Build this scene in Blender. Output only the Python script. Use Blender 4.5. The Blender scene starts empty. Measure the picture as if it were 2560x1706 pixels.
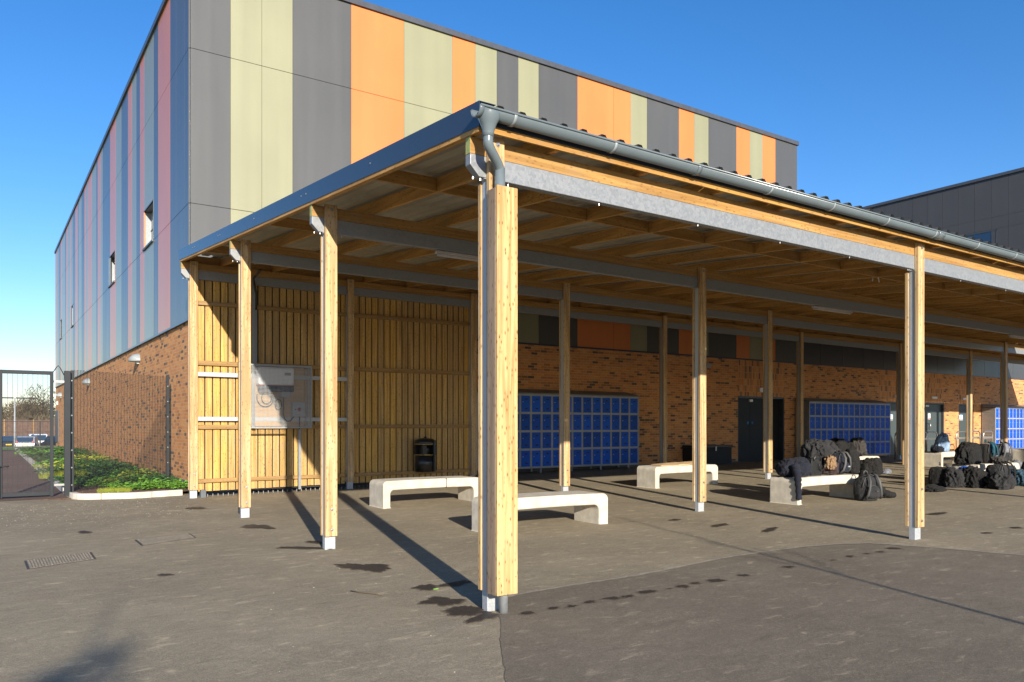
import bpy, math, random
from math import sin, cos, pi, radians
from mathutils import Vector, noise, Matrix
random.seed(7)
sc = bpy.context.scene
COL = sc.collection

# ------------------------------------------------------------------ camera
TH = radians(55.95)
RV = Vector((sin(TH), -cos(TH), 0)); FV = Vector((cos(TH), sin(TH), 0))
cd = bpy.data.cameras.new("camera"); cam = bpy.data.objects.new("camera", cd); COL.objects.link(cam)
cam.location = (-3.4048, -5.3939, 1.5)
cam.rotation_euler = (pi/2, 0, math.atan2(FV.y, FV.x) - pi/2)
cd.sensor_width = 36; cd.lens = 1972.5/2560*36
cd.shift_y = (1066-853)/2560
cd.clip_start = .05; cd.clip_end = 3000
sc.camera = cam

# ------------------------------------------------------------------ world, sun, exposure
AZ = radians(14.8); EL = radians(17.3)          # sun stands behind the camera, low
w = bpy.data.worlds.new("World"); sc.world = w; w.use_nodes = True
nt = w.node_tree; bg = nt.nodes["Background"]
sky = nt.nodes.new("ShaderNodeTexSky"); sky.sky_type = 'NISHITA'; sky.sun_disc = False
sky.sun_elevation = EL
sky.sun_rotation = math.atan2(-sin(AZ), -cos(AZ))
sky.air_density = 1.0; sky.dust_density = 0.15; sky.ozone_density = 3.0; sky.altitude = 100
hs = nt.nodes.new("ShaderNodeHueSaturation"); hs.inputs['Saturation'].default_value = 1.28; hs.inputs['Value'].default_value = 1.0
nt.links.new(sky.outputs[0], hs.inputs['Color']); tn = nt.nodes.new("ShaderNodeMix"); tn.data_type = 'RGBA'; tn.blend_type = 'MULTIPLY'; tn.inputs[0].default_value = 1; tn.inputs[7].default_value = (1.02, .945, 1.07, 1)
nt.links.new(hs.outputs[0], tn.inputs[6]); nt.links.new(tn.outputs[2], bg.inputs[0]); bg.inputs[1].default_value = 0.104
sd = bpy.data.lights.new("sun", 'SUN'); sd.energy = 4.9; sd.angle = radians(.55); sd.color = (1, .91, .78)
sun = bpy.data.objects.new("sun", sd); COL.objects.link(sun)
S_DIR = Vector((-sin(AZ)*cos(EL), -cos(AZ)*cos(EL), sin(EL)))
sun.rotation_euler = S_DIR.to_track_quat('Z', 'Y').to_euler(); sun.location = (0, -30, 20)
sc.view_settings.view_transform = 'Standard'; sc.view_settings.look = 'None'
sc.view_settings.exposure = 0.85; sc.view_settings.gamma = 1
sc.render.engine = 'CYCLES'
sc.cycles.max_bounces = 8; sc.cycles.diffuse_bounces = 6; sc.cycles.glossy_bounces = 3
sc.cycles.transparent_max_bounces = 8

# ------------------------------------------------------------------ material helpers
class N:
    def __init__(s, name):
        s.m = bpy.data.materials.new(name); s.m.use_nodes = True
        s.t = s.m.node_tree; s.b = s.t.nodes["Principled BSDF"]
    def n(s, typ, **kw):
        x = s.t.nodes.new(typ)
        for k, v in kw.items():
            if k[0] == 'i' and k[1:].isdigit(): s.set(x.inputs[int(k[1:])], v)
            else: setattr(x, k, v)
        return x
    def set(s, sock, v):
        if isinstance(v, bpy.types.NodeSocket): s.t.links.new(v, sock)
        elif isinstance(v, bpy.types.Node): s.t.links.new(v.outputs[0], sock)
        else: sock.default_value = v
    def math(s, op, a, b=0.0, c=0.0, clamp=False):
        x = s.n('ShaderNodeMath', operation=op, i0=a, i1=b, i2=c); x.use_clamp = clamp; return x.outputs[0]
    def vmath(s, op, a, b=(0, 0, 0)):
        return s.n('ShaderNodeVectorMath', operation=op, i0=a, i1=b).outputs[0]
    def noise(s, vec, scale=1, detail=3, rough=.5, dist=0):
        x = s.n('ShaderNodeTexNoise'); s.set(x.inputs['Vector'], vec)
        x.inputs['Scale'].default_value = scale; x.inputs['Detail'].default_value = detail
        x.inputs['Roughness'].default_value = rough; x.inputs['Distortion'].default_value = dist
        return x.outputs[0]
    def ramp(s, fac, stops, interp='LINEAR'):
        x = s.n('ShaderNodeValToRGB', i0=fac); r = x.color_ramp; r.interpolation = interp
        while len(r.elements) < len(stops): r.elements.new(.5)
        for e, (p, c) in zip(r.elements, stops):
            e.position = p; e.color = (c, c, c, 1) if isinstance(c, (int, float)) else (*c, 1)
        return x.outputs[0]
    def mix(s, fac, a, b, mode='MIX'):
        x = s.n('ShaderNodeMix', data_type='RGBA', blend_type=mode)
        s.set(x.inputs[0], fac)
        for i, v in ((6, a), (7, b)): s.set(x.inputs[i], (*v, 1) if isinstance(v, tuple) else v)
        return x.outputs[2]
    def base(s, v): s.set(s.b.inputs['Base Color'], (*v, 1) if isinstance(v, tuple) else v)
    def pr(s, **kw):
        for k, v in kw.items(): s.set(s.b.inputs[k.replace('_', ' ')], v)
        return s
    def bump(s, h, strength=.3, dist=.01):
        x = s.n('ShaderNodeBump'); x.inputs['Strength'].default_value = strength; x.inputs['Distance'].default_value = dist
        s.set(x.inputs['Height'], h); s.set(s.b.inputs['Normal'], x.outputs[0])
    def pos(s): return s.n('ShaderNodeNewGeometry').outputs['Position']
    def obj(s): return s.n('ShaderNodeTexCoord').outputs['Object']

def plain(name, col, rough=.5, metal=0, var=.12, scale=6, bump=0, spec=.5):
    k = N(name); o = k.obj()
    f = k.noise(o, scale, 4, .6)
    lo = tuple(c*(1-var) for c in col); hi = tuple(min(1, c*(1+var)) for c in col)
    k.base(k.ramp(f, [(.3, lo), (.7, hi)])); k.pr(Roughness=rough, Metallic=metal)
    k.b.inputs['Specular IOR Level'].default_value = spec
    if bump: k.bump(k.noise(o, scale*8, 3), bump, .005)
    return k.m

def object_tone(m, lo, hi):
    k = N.__new__(N); k.m = m; k.t = m.node_tree; k.b = k.t.nodes["Principled BSDF"]
    l = k.b.inputs['Base Color'].links[0].from_socket; h = k.n('ShaderNodeHueSaturation'); k.t.links.new(l, h.inputs['Color'])
    k.set(h.inputs['Value'], k.math('ADD', lo, k.math('MULTIPLY', k.n('ShaderNodeObjectInfo').outputs['Random'], hi-lo)))
    k.base(h.outputs[0])
def wood(name, axis, light, dark, knot=(.2, .09, .03), knots=1.0, rough=.65):
    k = N(name); o = k.obj()
    rnd = k.n('ShaderNodeObjectInfo').outputs['Random']
    isl = k.n('ShaderNodeNewGeometry').outputs['Random Per Island']
    off = k.math('ADD', k.math('MULTIPLY', rnd, 53.), k.math('MULTIPLY', isl, 31.))
    cmb = k.n('ShaderNodeCombineXYZ', i0=off, i1=off, i2=off).outputs[0]
    p = k.vmath('ADD', o, cmb)
    sc1 = [22., 22., 22.]; sc1[axis] = .9
    g = k.noise(k.vmath('MULTIPLY', p, tuple(sc1)), 1, 5, .6, .6)
    sc2 = [5., 5., 5.]; sc2[axis] = .35
    g2 = k.noise(k.vmath('MULTIPLY', p, tuple(sc2)), 1, 2, .5, .3)
    c = k.mix(k.ramp(g, [(.40, 0), (.62, 1)]), dark, light)
    c = k.mix(k.math('MULTIPLY', k.ramp(g2, [(.35, 0), (.7, 1)]), .45), c, tuple(x*.72 for x in light))
    # knots
    sc3 = [8., 8., 8.]; sc3[axis] = 3.1
    v = k.n('ShaderNodeTexVoronoi'); k.set(v.inputs['Vector'], k.vmath('MULTIPLY', p, tuple(sc3)))
    d = v.outputs['Distance']; pick = k.math('GREATER_THAN', k.n('ShaderNodeSeparateColor', i0=v.outputs['Color']).outputs[0], .33)
    kn = k.math('MULTIPLY', k.ramp(d, [(.12, 1), (.25, 0)]), pick)
    halo = k.math('MULTIPLY', k.ramp(d, [(.12, 1), (.42, 0)]), pick)
    c = k.mix(k.math('MULTIPLY', halo, .5*knots), c, tuple(x*.7 for x in dark))
    c = k.mix(k.math('MULTIPLY', kn, .85*knots), c, knot)
    wz = k.noise(k.vmath('ADD', p, (5, 5, 5)), 1.7, 4, .65); c = k.mix(k.math('MULTIPLY', k.ramp(wz, [(.5, 0), (.72, 1)]), .30), c, (.30, .235, .16))
    # board to board difference
    hsv = k.n('ShaderNodeHueSaturation'); k.set(hsv.inputs['Color'], c)
    k.set(hsv.inputs['Value'], k.math('ADD', .84, k.math('MULTIPLY', isl, .28)))
    k.set(hsv.inputs['Saturation'], k.math('ADD', .92, k.math('MULTIPLY', isl, .14)))
    k.base(hsv.outputs[0]); k.pr(Roughness=rough)
    k.b.inputs['Specular IOR Level'].default_value = .3
    k.bump(g, .25, .004)
    return k.m

def galv(name, col=.5, sp=.10, scale=60, metal=.35, rough=.5):
    k = N(name); o = k.obj()
    v = k.n('ShaderNodeTexVoronoi'); k.set(v.inputs['Vector'], o); v.inputs['Scale'].default_value = scale
    cc = k.n('ShaderNodeSeparateColor', i0=v.outputs['Color']).outputs[0]
    nn = k.noise(o, 9, 5, .7)
    f = k.math('ADD', k.math('MULTIPLY', cc, .55), k.math('MULTIPLY', nn, .6))
    k.base(k.ramp(f, [(.2, (col*.95-sp, col-sp, (col-sp)*1.03)), (.8, (col*.95+sp, col+sp, (col+sp)*1.04))]))
    k.pr(Metallic=metal, Roughness=k.ramp(f, [(.2, rough-.08), (.8, rough+.1)]))
    return k.m

def brick(name, soldier=False):
    k = N(name); p = k.pos(); s = k.n('ShaderNodeSeparateXYZ', i0=p)
    u = k.math('ADD', s.outputs[0], s.outputs[1]); z = s.outputs[2]
    if soldier:
        a, b = k.math('DIVIDE', u, .075), k.math('DIVIDE', k.math('ADD', z, .001), .225)
        row = k.math('FLOOR', b); u2 = a; ma, mb = .13, .045
    else:
        a, b = k.math('DIVIDE', u, .225), k.math('DIVIDE', z, .075)
        row = k.math('FLOOR', b); u2 = k.math('ADD', a, k.math('MULTIPLY', k.math('MODULO', row, 2.), .5)); ma, mb = .045, .13
    colu = k.math('FLOOR', u2); fu = k.math('FRACT', u2); fv = k.math('FRACT', b)
    mort = k.math('MAXIMUM', k.math('LESS_THAN', fu, ma), k.math('LESS_THAN', fv, mb))
    wn = k.n('ShaderNodeTexWhiteNoise', noise_dimensions='2D'); k.set(wn.inputs['Vector'], k.n('ShaderNodeCombineXYZ', i0=colu, i1=row).outputs[0])
    r = wn.outputs['Value']
    c = k.ramp(r, [(0, (.07, .045, .036)), (.06, (.11, .06, .037)), (.10, (.32, .135, .045)), (.22, (.56, .205, .052)), (.5, (.65, .262, .072)), (.8, (.71, .325, .095)), (1, (.58, .205, .05))])
    fn = k.noise(k.vmath('MULTIPLY', p, (14, 14, 40)), 1, 4, .65)
    c = k.mix(k.math('MULTIPLY', k.ramp(fn, [(.35, 1), (.62, 0)]), .45), c, (.30, .14, .055))
    big = k.noise(p, .35, 3)
    c = k.mix(k.math('MULTIPLY', k.ramp(big, [(.4, 0), (.7, 1)]), .15), c, (.42, .20, .08))
    c = k.mix(mort, c, (.50, .385, .25))
    k.base(c); k.pr(Roughness=.85)
    k.bump(k.math('ADD', k.math('MULTIPLY', mort, -1.), k.math('MULTIPLY', fn, .4)), .6, .006)
    return k.m

def asphalt(name, c1, c2, dust, spec=.4, patch=False):
    k = N(name); p = k.pos()
    fine = k.noise(p, 190, 2, .7); mid = k.noise(p, 26, 4, .65); big = k.noise(p, .55, 5, .6, .4)
    st = k.noise(k.vmath('MULTIPLY', p, (2.3, 5.5, 1)), 1.6, 6, .62, .5)
    c = k.mix(k.ramp(big, [(.36, 0), (.64, 1)]), c1, c2)
    b2 = k.noise(k.vmath('MULTIPLY', p, (1, 2.2, 1)), 3.2, 5, .7, .6); c = k.mix(k.math('MULTIPLY', k.ramp(b2, [(.42, 1), (.62, 0)]), .30), c, tuple(x*.62 for x in c1))
    c = k.mix(k.math('MULTIPLY', k.ramp(fine, [(.38, 1), (.56, 0)]), .5), c, tuple(x*.45 for x in c1))
    c = k.mix(k.math('MULTIPLY', k.ramp(fine, [(.6, 0), (.72, 1)]), .5), c, dust)
    c = k.mix(k.math('MULTIPLY', k.ramp(mid, [(.5, 0), (.75, 1)]), .22), c, dust)
    c = k.mix(k.math('MULTIPLY', k.ramp(st, [(.58, 0), (.72, 1)]), .6), c, dust)
    c = k.mix(k.math('MULTIPLY', k.ramp(st, [(.28, 1), (.43, 0)]), .5), c, tuple(x*.6 for x in c1))
    gr = k.noise(p, 75, 3, .75); c = k.mix(k.math('MULTIPLY', k.ramp(gr, [(.36, 1), (.5, 0)]), .38), c, tuple(x*.5 for x in c1)); c = k.mix(k.math('MULTIPLY', k.ramp(gr, [(.56, 0), (.70, 1)]), .32), c, dust)
    # pale leaf-like scraps and chips
    v = k.n('ShaderNodeTexVoronoi'); k.set(v.inputs['Vector'], k.vmath('MULTIPLY', p, (2.1, 5.0, 1))); v.inputs['Scale'].default_value = 1.3
    pk = k.math('GREATER_THAN', k.n('ShaderNodeSeparateColor', i0=v.outputs['Color']).outputs[1], .6)
    wob = k.math('ADD', v.outputs['Distance'], k.math('MULTIPLY', k.math('SUBTRACT', mid, .5), .25))
    c = k.mix(k.math('MULTIPLY', k.math('MULTIPLY', k.ramp(wob, [(.03, 1), (.12, 0)]), pk), .2), c, dust)
    k.base(c); k.pr(Roughness=.92); k.b.inputs['Specular IOR Level'].default_value = spec*.5
    k.bump(k.math('ADD', k.math('MULTIPLY', fine, .8), mid), .42, .01)
    return k.m

def cladding(name, col, rough=.4, metal=0, coat=.28):
    k = N(name); p = k.pos()
    a = k.noise(k.vmath('MULTIPLY', p, (3, 3, .15)), 1, 4, .5); b = k.noise(p, .6, 3)
    f = k.math('ADD', k.math('MULTIPLY', a, .5), k.math('MULTIPLY', b, .5))
    k.base(k.ramp(f, [(.35, tuple(c*.93 for c in col)), (.65, tuple(c*1.06 for c in col))]))
    k.pr(Roughness=k.ramp(a, [(.3, rough-.03), (.7, rough+.04)]), Metallic=metal)
    k.bump(k.noise(k.vmath('MULTIPLY', p, (1.4, 1.4, .2)), 1, 2), .12, .02)
    k.b.inputs['Coat Weight'].default_value = coat; k.b.inputs['Coat Roughness'].default_value = .16; k.b.inputs['Coat IOR'].default_value = 1.5
    return k.m

def fabric(name, col, rough=.75, sheen=.03, scale=5):
    k = N(name); o = k.obj(); f = k.noise(o, scale, 5, .65, .8)
    k.base(k.ramp(f, [(.3, tuple(c*.6 for c in col)), (.7, tuple(c*1.35 for c in col))]))
    k.pr(Roughness=rough); k.b.inputs['Sheen Weight'].default_value = sheen; k.b.inputs['Specular IOR Level'].default_value = .25
    g = k.noise(o, 13, 4, .6, 2.2)
    k.bump(g, .9, .03)
    return k.m

WL, WD = (.67, .47, .235), (.38, .215, .075)
M = dict(
    woodz=wood('softwood_upright', 2, WL, WD), woodx=wood('softwood_beam', 0, (.46, .255, .065), (.30, .15, .034)),
    joist=wood('softwood_joist_y', 1, (.56, .31, .09), (.36, .185, .048)), nog=wood('softwood_joist_x', 0, (.48, .265, .078), (.31, .16, .04)),
    slat=wood('fence_slat', 2, (.60, .375, .118), (.38, .22, .064)), rail=wood('fence_rail', 0, (.40, .24, .08), (.26, .145, .042)),
    boardshade=wood('shaded_side_board', 2, (.34, .245, .165), (.24, .165, .105), knots=1.1), caselit=wood('casing_board', 2, (.70, .46, .19), (.40, .21, .06), knots=1.2),  # side board browner than the casing front: its weaker light put into colour
    endgrain=plain('green_end_grain', (.30, .33, .12), .8, var=.3, scale=30),
    galv=galv('galvanised_steel', .255, .022, 42), galv_lit=galv('galvanised_sunlit', .42, .04, 90, .3, .5),  # second, paler copy: sunlight on post feet and rails put into its colour
    brick=brick('brickwork'), soldier=brick('soldier_brickwork', True),
    ground=asphalt('old_asphalt', (.275, .23, .16), (.37, .312, .215), (.60, .50, .32)),
    patch=asphalt('new_asphalt', (.185, .153, .112), (.232, .193, .142), (.42, .355, .24)),
    seam=asphalt('dusty_seam', (.36, .32, .26), (.42, .37, .30), (.56, .50, .40)),
    path=asphalt('path_asphalt', (.16, .105, .085), (.22, .15, .12), (.3, .22, .17)),
    cgrey=cladding('grey_cladding', (.078, .078, .074), .40), cgreen=cladding('olive_cladding', (.25, .245, .145), .40),
    corange=cladding('orange_cladding', (.58, .185, .048), .40), cdark=cladding('anthracite_cladding', (.045, .046, .05), .4),
    backing=plain('joint_shadow_black', (.012, .012, .013), .8), coping=plain('coping_metal', (.065, .07, .08), .35),
    drip=plain('blue_black_flashing', (.035, .05, .08), .3),
    fascia=plain('dark_blue_fascia', (.028, .040, .062), .26, var=.05), rooft=plain('roof_metal', (.075, .072, .062), .5),
    roofu=plain('roof_underside', (.33, .30, .235), .55, var=.08), gutter=plain('grey_green_gutter', (.125, .155, .168), .22, var=.06),
    concrete=plain('cast_concrete', (.50, .455, .37), .85, var=.16, scale=7, bump=.25), kerb=plain('kerb_concrete', (.50, .46, .39), .85, var=.15, scale=7, bump=.3),
    plinth=plain('plinth', (.10, .115, .125), .7), black=plain('black_plastic', (.012, .012, .014), .3, bump=0), blackm=plain('black_matt', (.015, .015, .016), .7),
    gold=plain('gold_band', (.65, .45, .15), .35, .6), gatem=plain('gate_paint', (.018, .022, .026), .55, spec=.25), bolt=plain('zinc_bolt', (.38, .38, .37), .35, .7),
    lgrey=plain('locker_grey', (.33, .34, .35), .55), lblue=plain('locker_blue', (.004, .085, .50), .5, var=.14, spec=.25, scale=1.1), ltop=plain('locker_top', (.17, .18, .19), .5),
    lside=plain('locker_side', (.22, .21, .20), .55), doorm=plain('door_paint', (.05, .066, .068), .45, var=.05), doord=plain('dark_door', (.014, .016, .018), .5, spec=.25), frame=plain('door_frame', (.05, .06, .068), .4), void=plain('dark_inside', (.006, .006, .007), .9),
    white=plain('white_plastic', (.75, .75, .73), .4, var=.03), tubew=plain('lamp_housing', (.42, .39, .37), .5), lampw=plain('white_sign', (.82, .82, .80), .5, var=.02), red=plain('red_mark', (.5, .03, .03), .5), blue=plain('blue_mark', (.02, .22, .55), .4),
    ply=wood('plywood', 0, (.55, .36, .18), (.45, .28, .13), knots=.3), stainless=plain('stainless_steel', (.55, .53, .50), .28, .85), lampg=plain('lamp_grey', (.27, .30, .31), .45),
    glass=plain('dark_glass', (.02, .05, .10), .06), soil=plain('bark_mulch', (.13, .075, .045), .95, var=.5, scale=28, bump=.8), grass=plain('lawn', (.10, .19, .035), .9, var=.35, scale=3),
    leaf=plain('bright_leaf', (.12, .26, .035), .45, var=.4, scale=14), leafd=plain('dark_leaf', (.045, .105, .03), .5, var=.45, scale=10), leafy=plain('yellow_leaf', (.30, .34, .05), .6, var=.3, scale=14),
    bark=plain('bark', (.13, .09, .06), .9, var=.3), twig=plain('winter_twigs', (.115, .085, .045), .95, var=.35, scale=.4), closeboard=plain('far_board_fence', (.12, .072, .05), .85, var=.3, scale=3),
    card=plain('cardboard', (.55, .38, .2), .8), halo=asphalt('damp_edge', (.15, .122, .09), (.20, .165, .122), (.34, .28, .19)), wet=plain('wet_asphalt', (.048, .038, .030), .6, var=.35, scale=40, bump=.4, spec=.3), manhole=plain('cast_cover', (.17, .148, .115), .75, var=.35, scale=30, bump=.6), iron=plain('iron_rim', (.05, .045, .04), .7),
    carg=plain('car_silver', (.35, .36, .37), .3, .4), carw=plain('car_white', (.7, .7, .7), .3), card_=plain('car_dark', (.03, .035, .045), .25), tyre=plain('tyre', (.02, .02, .02), .8), plate=plain('number_plate', (.7, .5, .05), .5),
    fblack=fabric('black_fabric', (.011, .0105, .010)), fchar=fabric('charcoal_fabric', (.024, .024, .025)), fnavy=fabric('navy_fabric', (.010, .012, .021)), fteal=fabric('teal_fabric', (.012, .075, .11)), fdenim=fabric('denim_fabric', (.22, .32, .47)),
    fbrown=fabric('maroon_brown_fabric', (.04, .026, .026)), fgrey=fabric('grey_fabric', (.17, .18, .20)), fblue=fabric('royal_blue_fabric', (.01, .08, .42)), fdteal=fabric('dusty_teal_fabric', (.03, .07, .10)), leather=plain('black_leather', (.018, .018, .018), .3, bump=.3, scale=12),
    furl=fabric('tan_fur', (.24, .15, .08), scale=30), furg=fabric('grey_fur', (.045, .04, .036), scale=30), greypl=plain('grey_strap', (.05, .05, .05), .6))

object_tone(M['lblue'], .72, 1.2)
# ------------------------------------------------------------------ mesh helpers
def g(x, y):
    ax = .01065*x if x < 12 else .1278+.003*(x-12)
    yy = min(y, 46)
    z = ax*(1 if x < 60 else 1) + .00874*yy
    z = max(-.35, min(z, .62))
    if y > 46: z -= min(1.4, (y-46)*.045)
    return z

class MB:
    def __init__(s): s.v = []; s.f = []; s.sm = []
    def add(s, vs, fs, smooth=False):
        o = len(s.v); s.v += [tuple(v) for v in vs]; s.f += [tuple(i+o for i in f) for f in fs]; s.sm += [smooth]*len(fs); return s
    def hexa(s, p, smooth=False):     # 4 bottom points, 4 top points
        return s.add(p, [(3, 2, 1, 0), (4, 5, 6, 7), (0, 1, 5, 4), (1, 2, 6, 5), (2, 3, 7, 6), (3, 0, 4, 7)])
    def box(s, x0, x1, y0, y1, z0, z1, sl=0, slx=0):   # sl: rise of z per y, slx: per x
        P = [(x0, y0), (x1, y0), (x1, y1), (x0, y1)]
        return s.hexa([(x, y, z0+sl*y+slx*x) for x, y in P]+[(x, y, z1+sl*y+slx*x) for x, y in P])
    def prism(s, poly, axis, a, b):    # poly in the other two axes
        n = len(poly)
        def mk(p, t): return (t, p[0], p[1]) if axis == 0 else ((p[0], t, p[1]) if axis == 1 else (p[0], p[1], t))
        vs = [mk(p, a) for p in poly]+[mk(p, b) for p in poly]
        return s.add(vs, [tuple(range(n))[::-1], tuple(range(n, 2*n))]+[(i, (i+1) % n, n+(i+1) % n, n+i) for i in range(n)])
    def tube(s, pts, r, seg=8, cap=True, smooth=True, flat=1.0):
        pts = [Vector(p) for p in pts]; n = len(pts); rs = r if isinstance(r, (list, tuple)) else [r]*n
        vs = []; pu = None
        for i, p in enumerate(pts):
            d = (pts[min(i+1, n-1)]-pts[max(i-1, 0)]).normalized()
            if pu is None: pu = d.orthogonal().normalized()
            u = (pu-d*pu.dot(d)).normalized(); pu = u; v = d.cross(u)
            for j in range(seg):
                a = 2*pi*j/seg; vs.append(p+(u*cos(a)+v*sin(a)*flat)*rs[i])
        fs = [(i*seg+j, i*seg+(j+1) % seg, (i+1)*seg+(j+1) % seg, (i+1)*seg+j) for i in range(n-1) for j in range(seg)]
        if cap: fs += [tuple(range(seg))[::-1], tuple(range((n-1)*seg, n*seg))]
        return s.add(vs, fs, smooth)
    def cyl(s, c, r, h, axis=2, seg=16):
        e = Vector((0, 0, 0)); e[axis] = h; return s.tube([c, Vector(c)+e], r, seg, smooth=False)
    def build(s, name, mat, parent=None, bevel=0, smooth=False):
        me = bpy.data.meshes.new(name)
        off = parent_world(parent) if parent else Vector((0, 0, 0))
        me.from_pydata([Vector(v)-off for v in s.v], [], s.f); me.update()
        for p, q in zip(me.polygons, s.sm): p.use_smooth = q or smooth
        me.materials.append(M[mat] if isinstance(mat, str) else mat)
        o = bpy.data.objects.new(name, me); COL.objects.link(o)
        if parent: o.parent = parent
        if bevel:
            b = o.modifiers.new('bevel', 'BEVEL'); b.width = bevel; b.segments = 2; b.limit_method = 'ANGLE'
        return o
def parent_world(p):
    v = Vector((0, 0, 0))
    while p is not None: v = v+p.location; p = p.parent
    return v
def thing(name, label, cat, loc=(0, 0, 0), group=None):
    o = bpy.data.objects.new(name, None); COL.objects.link(o); o.location = loc; o.empty_display_size = .2
    o['label'] = label; o['category'] = cat
    if group: o['group'] = group
    return o
def tag(o, label, cat, group=None):
    o['label'] = label; o['category'] = cat
    if group: o['group'] = group
    return o
def struct(o, kind='structure'): o['kind'] = kind; return o
def copy_tree(o, parent=None):
    c = o.copy(); COL.objects.link(c)
    if parent: c.parent = parent
    for ch in list(o.children): copy_tree(ch, c)
    return c
def B(*a, **k): return MB().box(*a, **k)

def gsheet(name, poly, dz, mat, step=1.0, kind='structure'):
    """flat sheet following the ground: polygon fan subdivided on a grid"""
    import bmesh
    bm = bmesh.new(); f = bm.faces.new([bm.verts.new((x, y, 0)) for x, y in poly])
    xs = [p[0] for p in poly]; ys = [p[1] for p in poly]
    for ax, lo, hi in ((0, min(xs), max(xs)), (1, min(ys), max(ys))):
        t = math.ceil(lo/step)*step
        while t < hi:
            co = (t, 0, 0) if ax == 0 else (0, t, 0); no = (1, 0, 0) if ax == 0 else (0, 1, 0)
            bmesh.ops.bisect_plane(bm, geom=bm.verts[:]+bm.edges[:]+bm.faces[:], plane_co=co, plane_no=no); t += step
    for v in bm.verts: v.co.z = g(v.co.x, v.co.y)+dz
    me = bpy.data.meshes.new(name); bm.to_mesh(me); bm.free(); me.materials.append(M[mat])
    o = bpy.data.objects.new(name, me); COL.objects.link(o)
    if kind: o['kind'] = kind
    return o

# ================================================================== GROUND
xs = [-1500, -600, -250, -120, -60, -40, -30, -20, -14]+[i*1.0 for i in range(-10, 62, 1)]+[80, 120, 250, 600, 1500]
ys = [-1500, -600, -200, -100, -60, -40, -20]+[i*1.0 for i in range(-14, 46, 1)]+[46, 48, 50, 55, 60, 66, 72, 77, 80, 100, 160, 300, 700, 1500]
gm = MB(); nx = len(xs)
gm.add([(x, y, g(x, y)) for y in ys for x in xs], [(j*nx+i, j*nx+i+1, (j+1)*nx+i+1, (j+1)*nx+i) for j in range(len(ys)-1) for i in range(nx-1)])
ground = struct(gm.build('ground', 'ground'))
# newer, darker asphalt in the foreground
edge = [(-.004, -.152), (-.08, -.33), (-.352, -.725), (-.56, -1.08), (-.814, -1.484), (-1.6, -2.9), (-3.4, -6), (-4.2, -9)]
top = [(.15, .12), (.35, .30), (.556, .341), (1.1, .36), (1.999, .35), (2.6, .42), (3.346, .50), (4.1, .50), (4.686, .46), (5.2, .35), (5.633, .149), (5.95, -.5), (6.25, -1.30), (7.0, -3.4), (8.2, -7), (8.8, -9)]
def rough_line(pts, amp, n=14):
    out = []
    for (a, b), (c, d) in zip(pts, pts[1:]):
        L = math.hypot(c-a, d-b); m = max(2, int(L*n))
        for i in range(m):
            t = i/m; q = noise.noise(Vector((a+t*(c-a), b+t*(d-b), 3))*9)*amp
            out.append((a+t*(c-a)-(d-b)/L*q, b+t*(d-b)+(c-a)/L*q))
    return out+[pts[-1]]
re_ = rough_line(edge, .02); rt = rough_line(top, .016)
gsheet('asphalt_patch', re_+rt[::-1], .004, 'patch', 1.0)
def strip(pts, w0, w1, dz, name, mat):
    mb = MB(); vs = []
    for i, (x, y) in enumerate(pts):
        a = pts[max(0, i-1)]; b = pts[min(len(pts)-1, i+1)]; d = Vector((b[0]-a[0], b[1]-a[1])).normalized()
        q = .4+.6*abs(noise.noise(Vector((x, y, 0))*6))*1.8
        for ww in (w0*q, w1*q): vs.append((x-d.y*ww, y+d.x*ww, g(x, y)+dz))
    mb.add(vs, [(2*i, 2*i+1, 2*i+3, 2*i+2) for i in range(len(pts)-1)]); return struct(mb.build(name, mat))
strip(rt, .0, .06, .008, 'asphalt_seam', 'seam')

# damp marks under the gutter and about the yard
wm = MB(); hm_ = MB()
def wet(x, y, a, b, rot=0, seed=0, mb=None, up=.0085):
    if mb is None: wet(x, y, a+.022, b+.018, rot, seed, hm_, .006); mb = wm
    n = 64; vs = [(x, y, g(x, y)+up)]
    for i in range(n):
        t = 2*pi*i/n; r = 1+.55*noise.noise(Vector((cos(t)*1.4+seed*3.1, sin(t)*1.4, seed)))+.30*noise.noise(Vector((cos(t)*4+seed, sin(t)*4, seed)))+.22*noise.noise(Vector((cos(t)*11+seed, sin(t)*11, seed)))
        px, py = a*r*cos(t), b*r*sin(t); px, py = px*cos(rot)-py*sin(rot), px*sin(rot)+py*cos(rot)
        vs.append((x+px, y+py, g(x+px, y+py)+up))
    mb.add(vs, [(0, 1+i, 1+(i+1) % n) for i in range(n)])
for i, (x, s) in enumerate([(.234, 1.1), (.495, .9), (.66, .9), (.876, 1.0), (1.12, 1.5), (1.28, 1.0), (1.552, 1.5), (1.80, .35), (1.97, 1.2), (2.16, .9), (2.42, 1.7), (2.82, 1.2), (3.55, 1.2), (4.27, .6), (4.624, 1.0), (4.931, .7), (5.16, .9), (5.511, 1.4), (7.68, 1), (8.5, 1.4)]):
    wet(x, -.245+.02*sin(i*2.3), .055*s, .035*s, .3*sin(i), i)
for i, (x, y, a, b, r) in enumerate([(.0, 1.07, .10, .11, .6), (-.14, .50, .13, .16, .9), (-.13, .10, .16, .14, 0), (-.14, -.14, .17, .07, .3), (.30, 1.05, .16, .06, .2), (-.05, 2.33, .17, .28, .5), (-.06, 5.99, .14, .30, .4), (-.17, 3.86, .06, .33, .8), (.1, 4.2, .05, .14, .3), (-.27, 9.0, .12, .2, 0), (5.4, 2.3, .18, .06, .3), (5.6, 1.6, .25, .06, .4), (5.3, 3.1, .1, .05, 0), (9.2, 1.2, .2, .08, 0), (-2.2, 6.9, .06, .12, 0), (-1.86, 3.1, .05, .05, 0)]):
    wet(x, y, a, b, r, 40+i)
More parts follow.
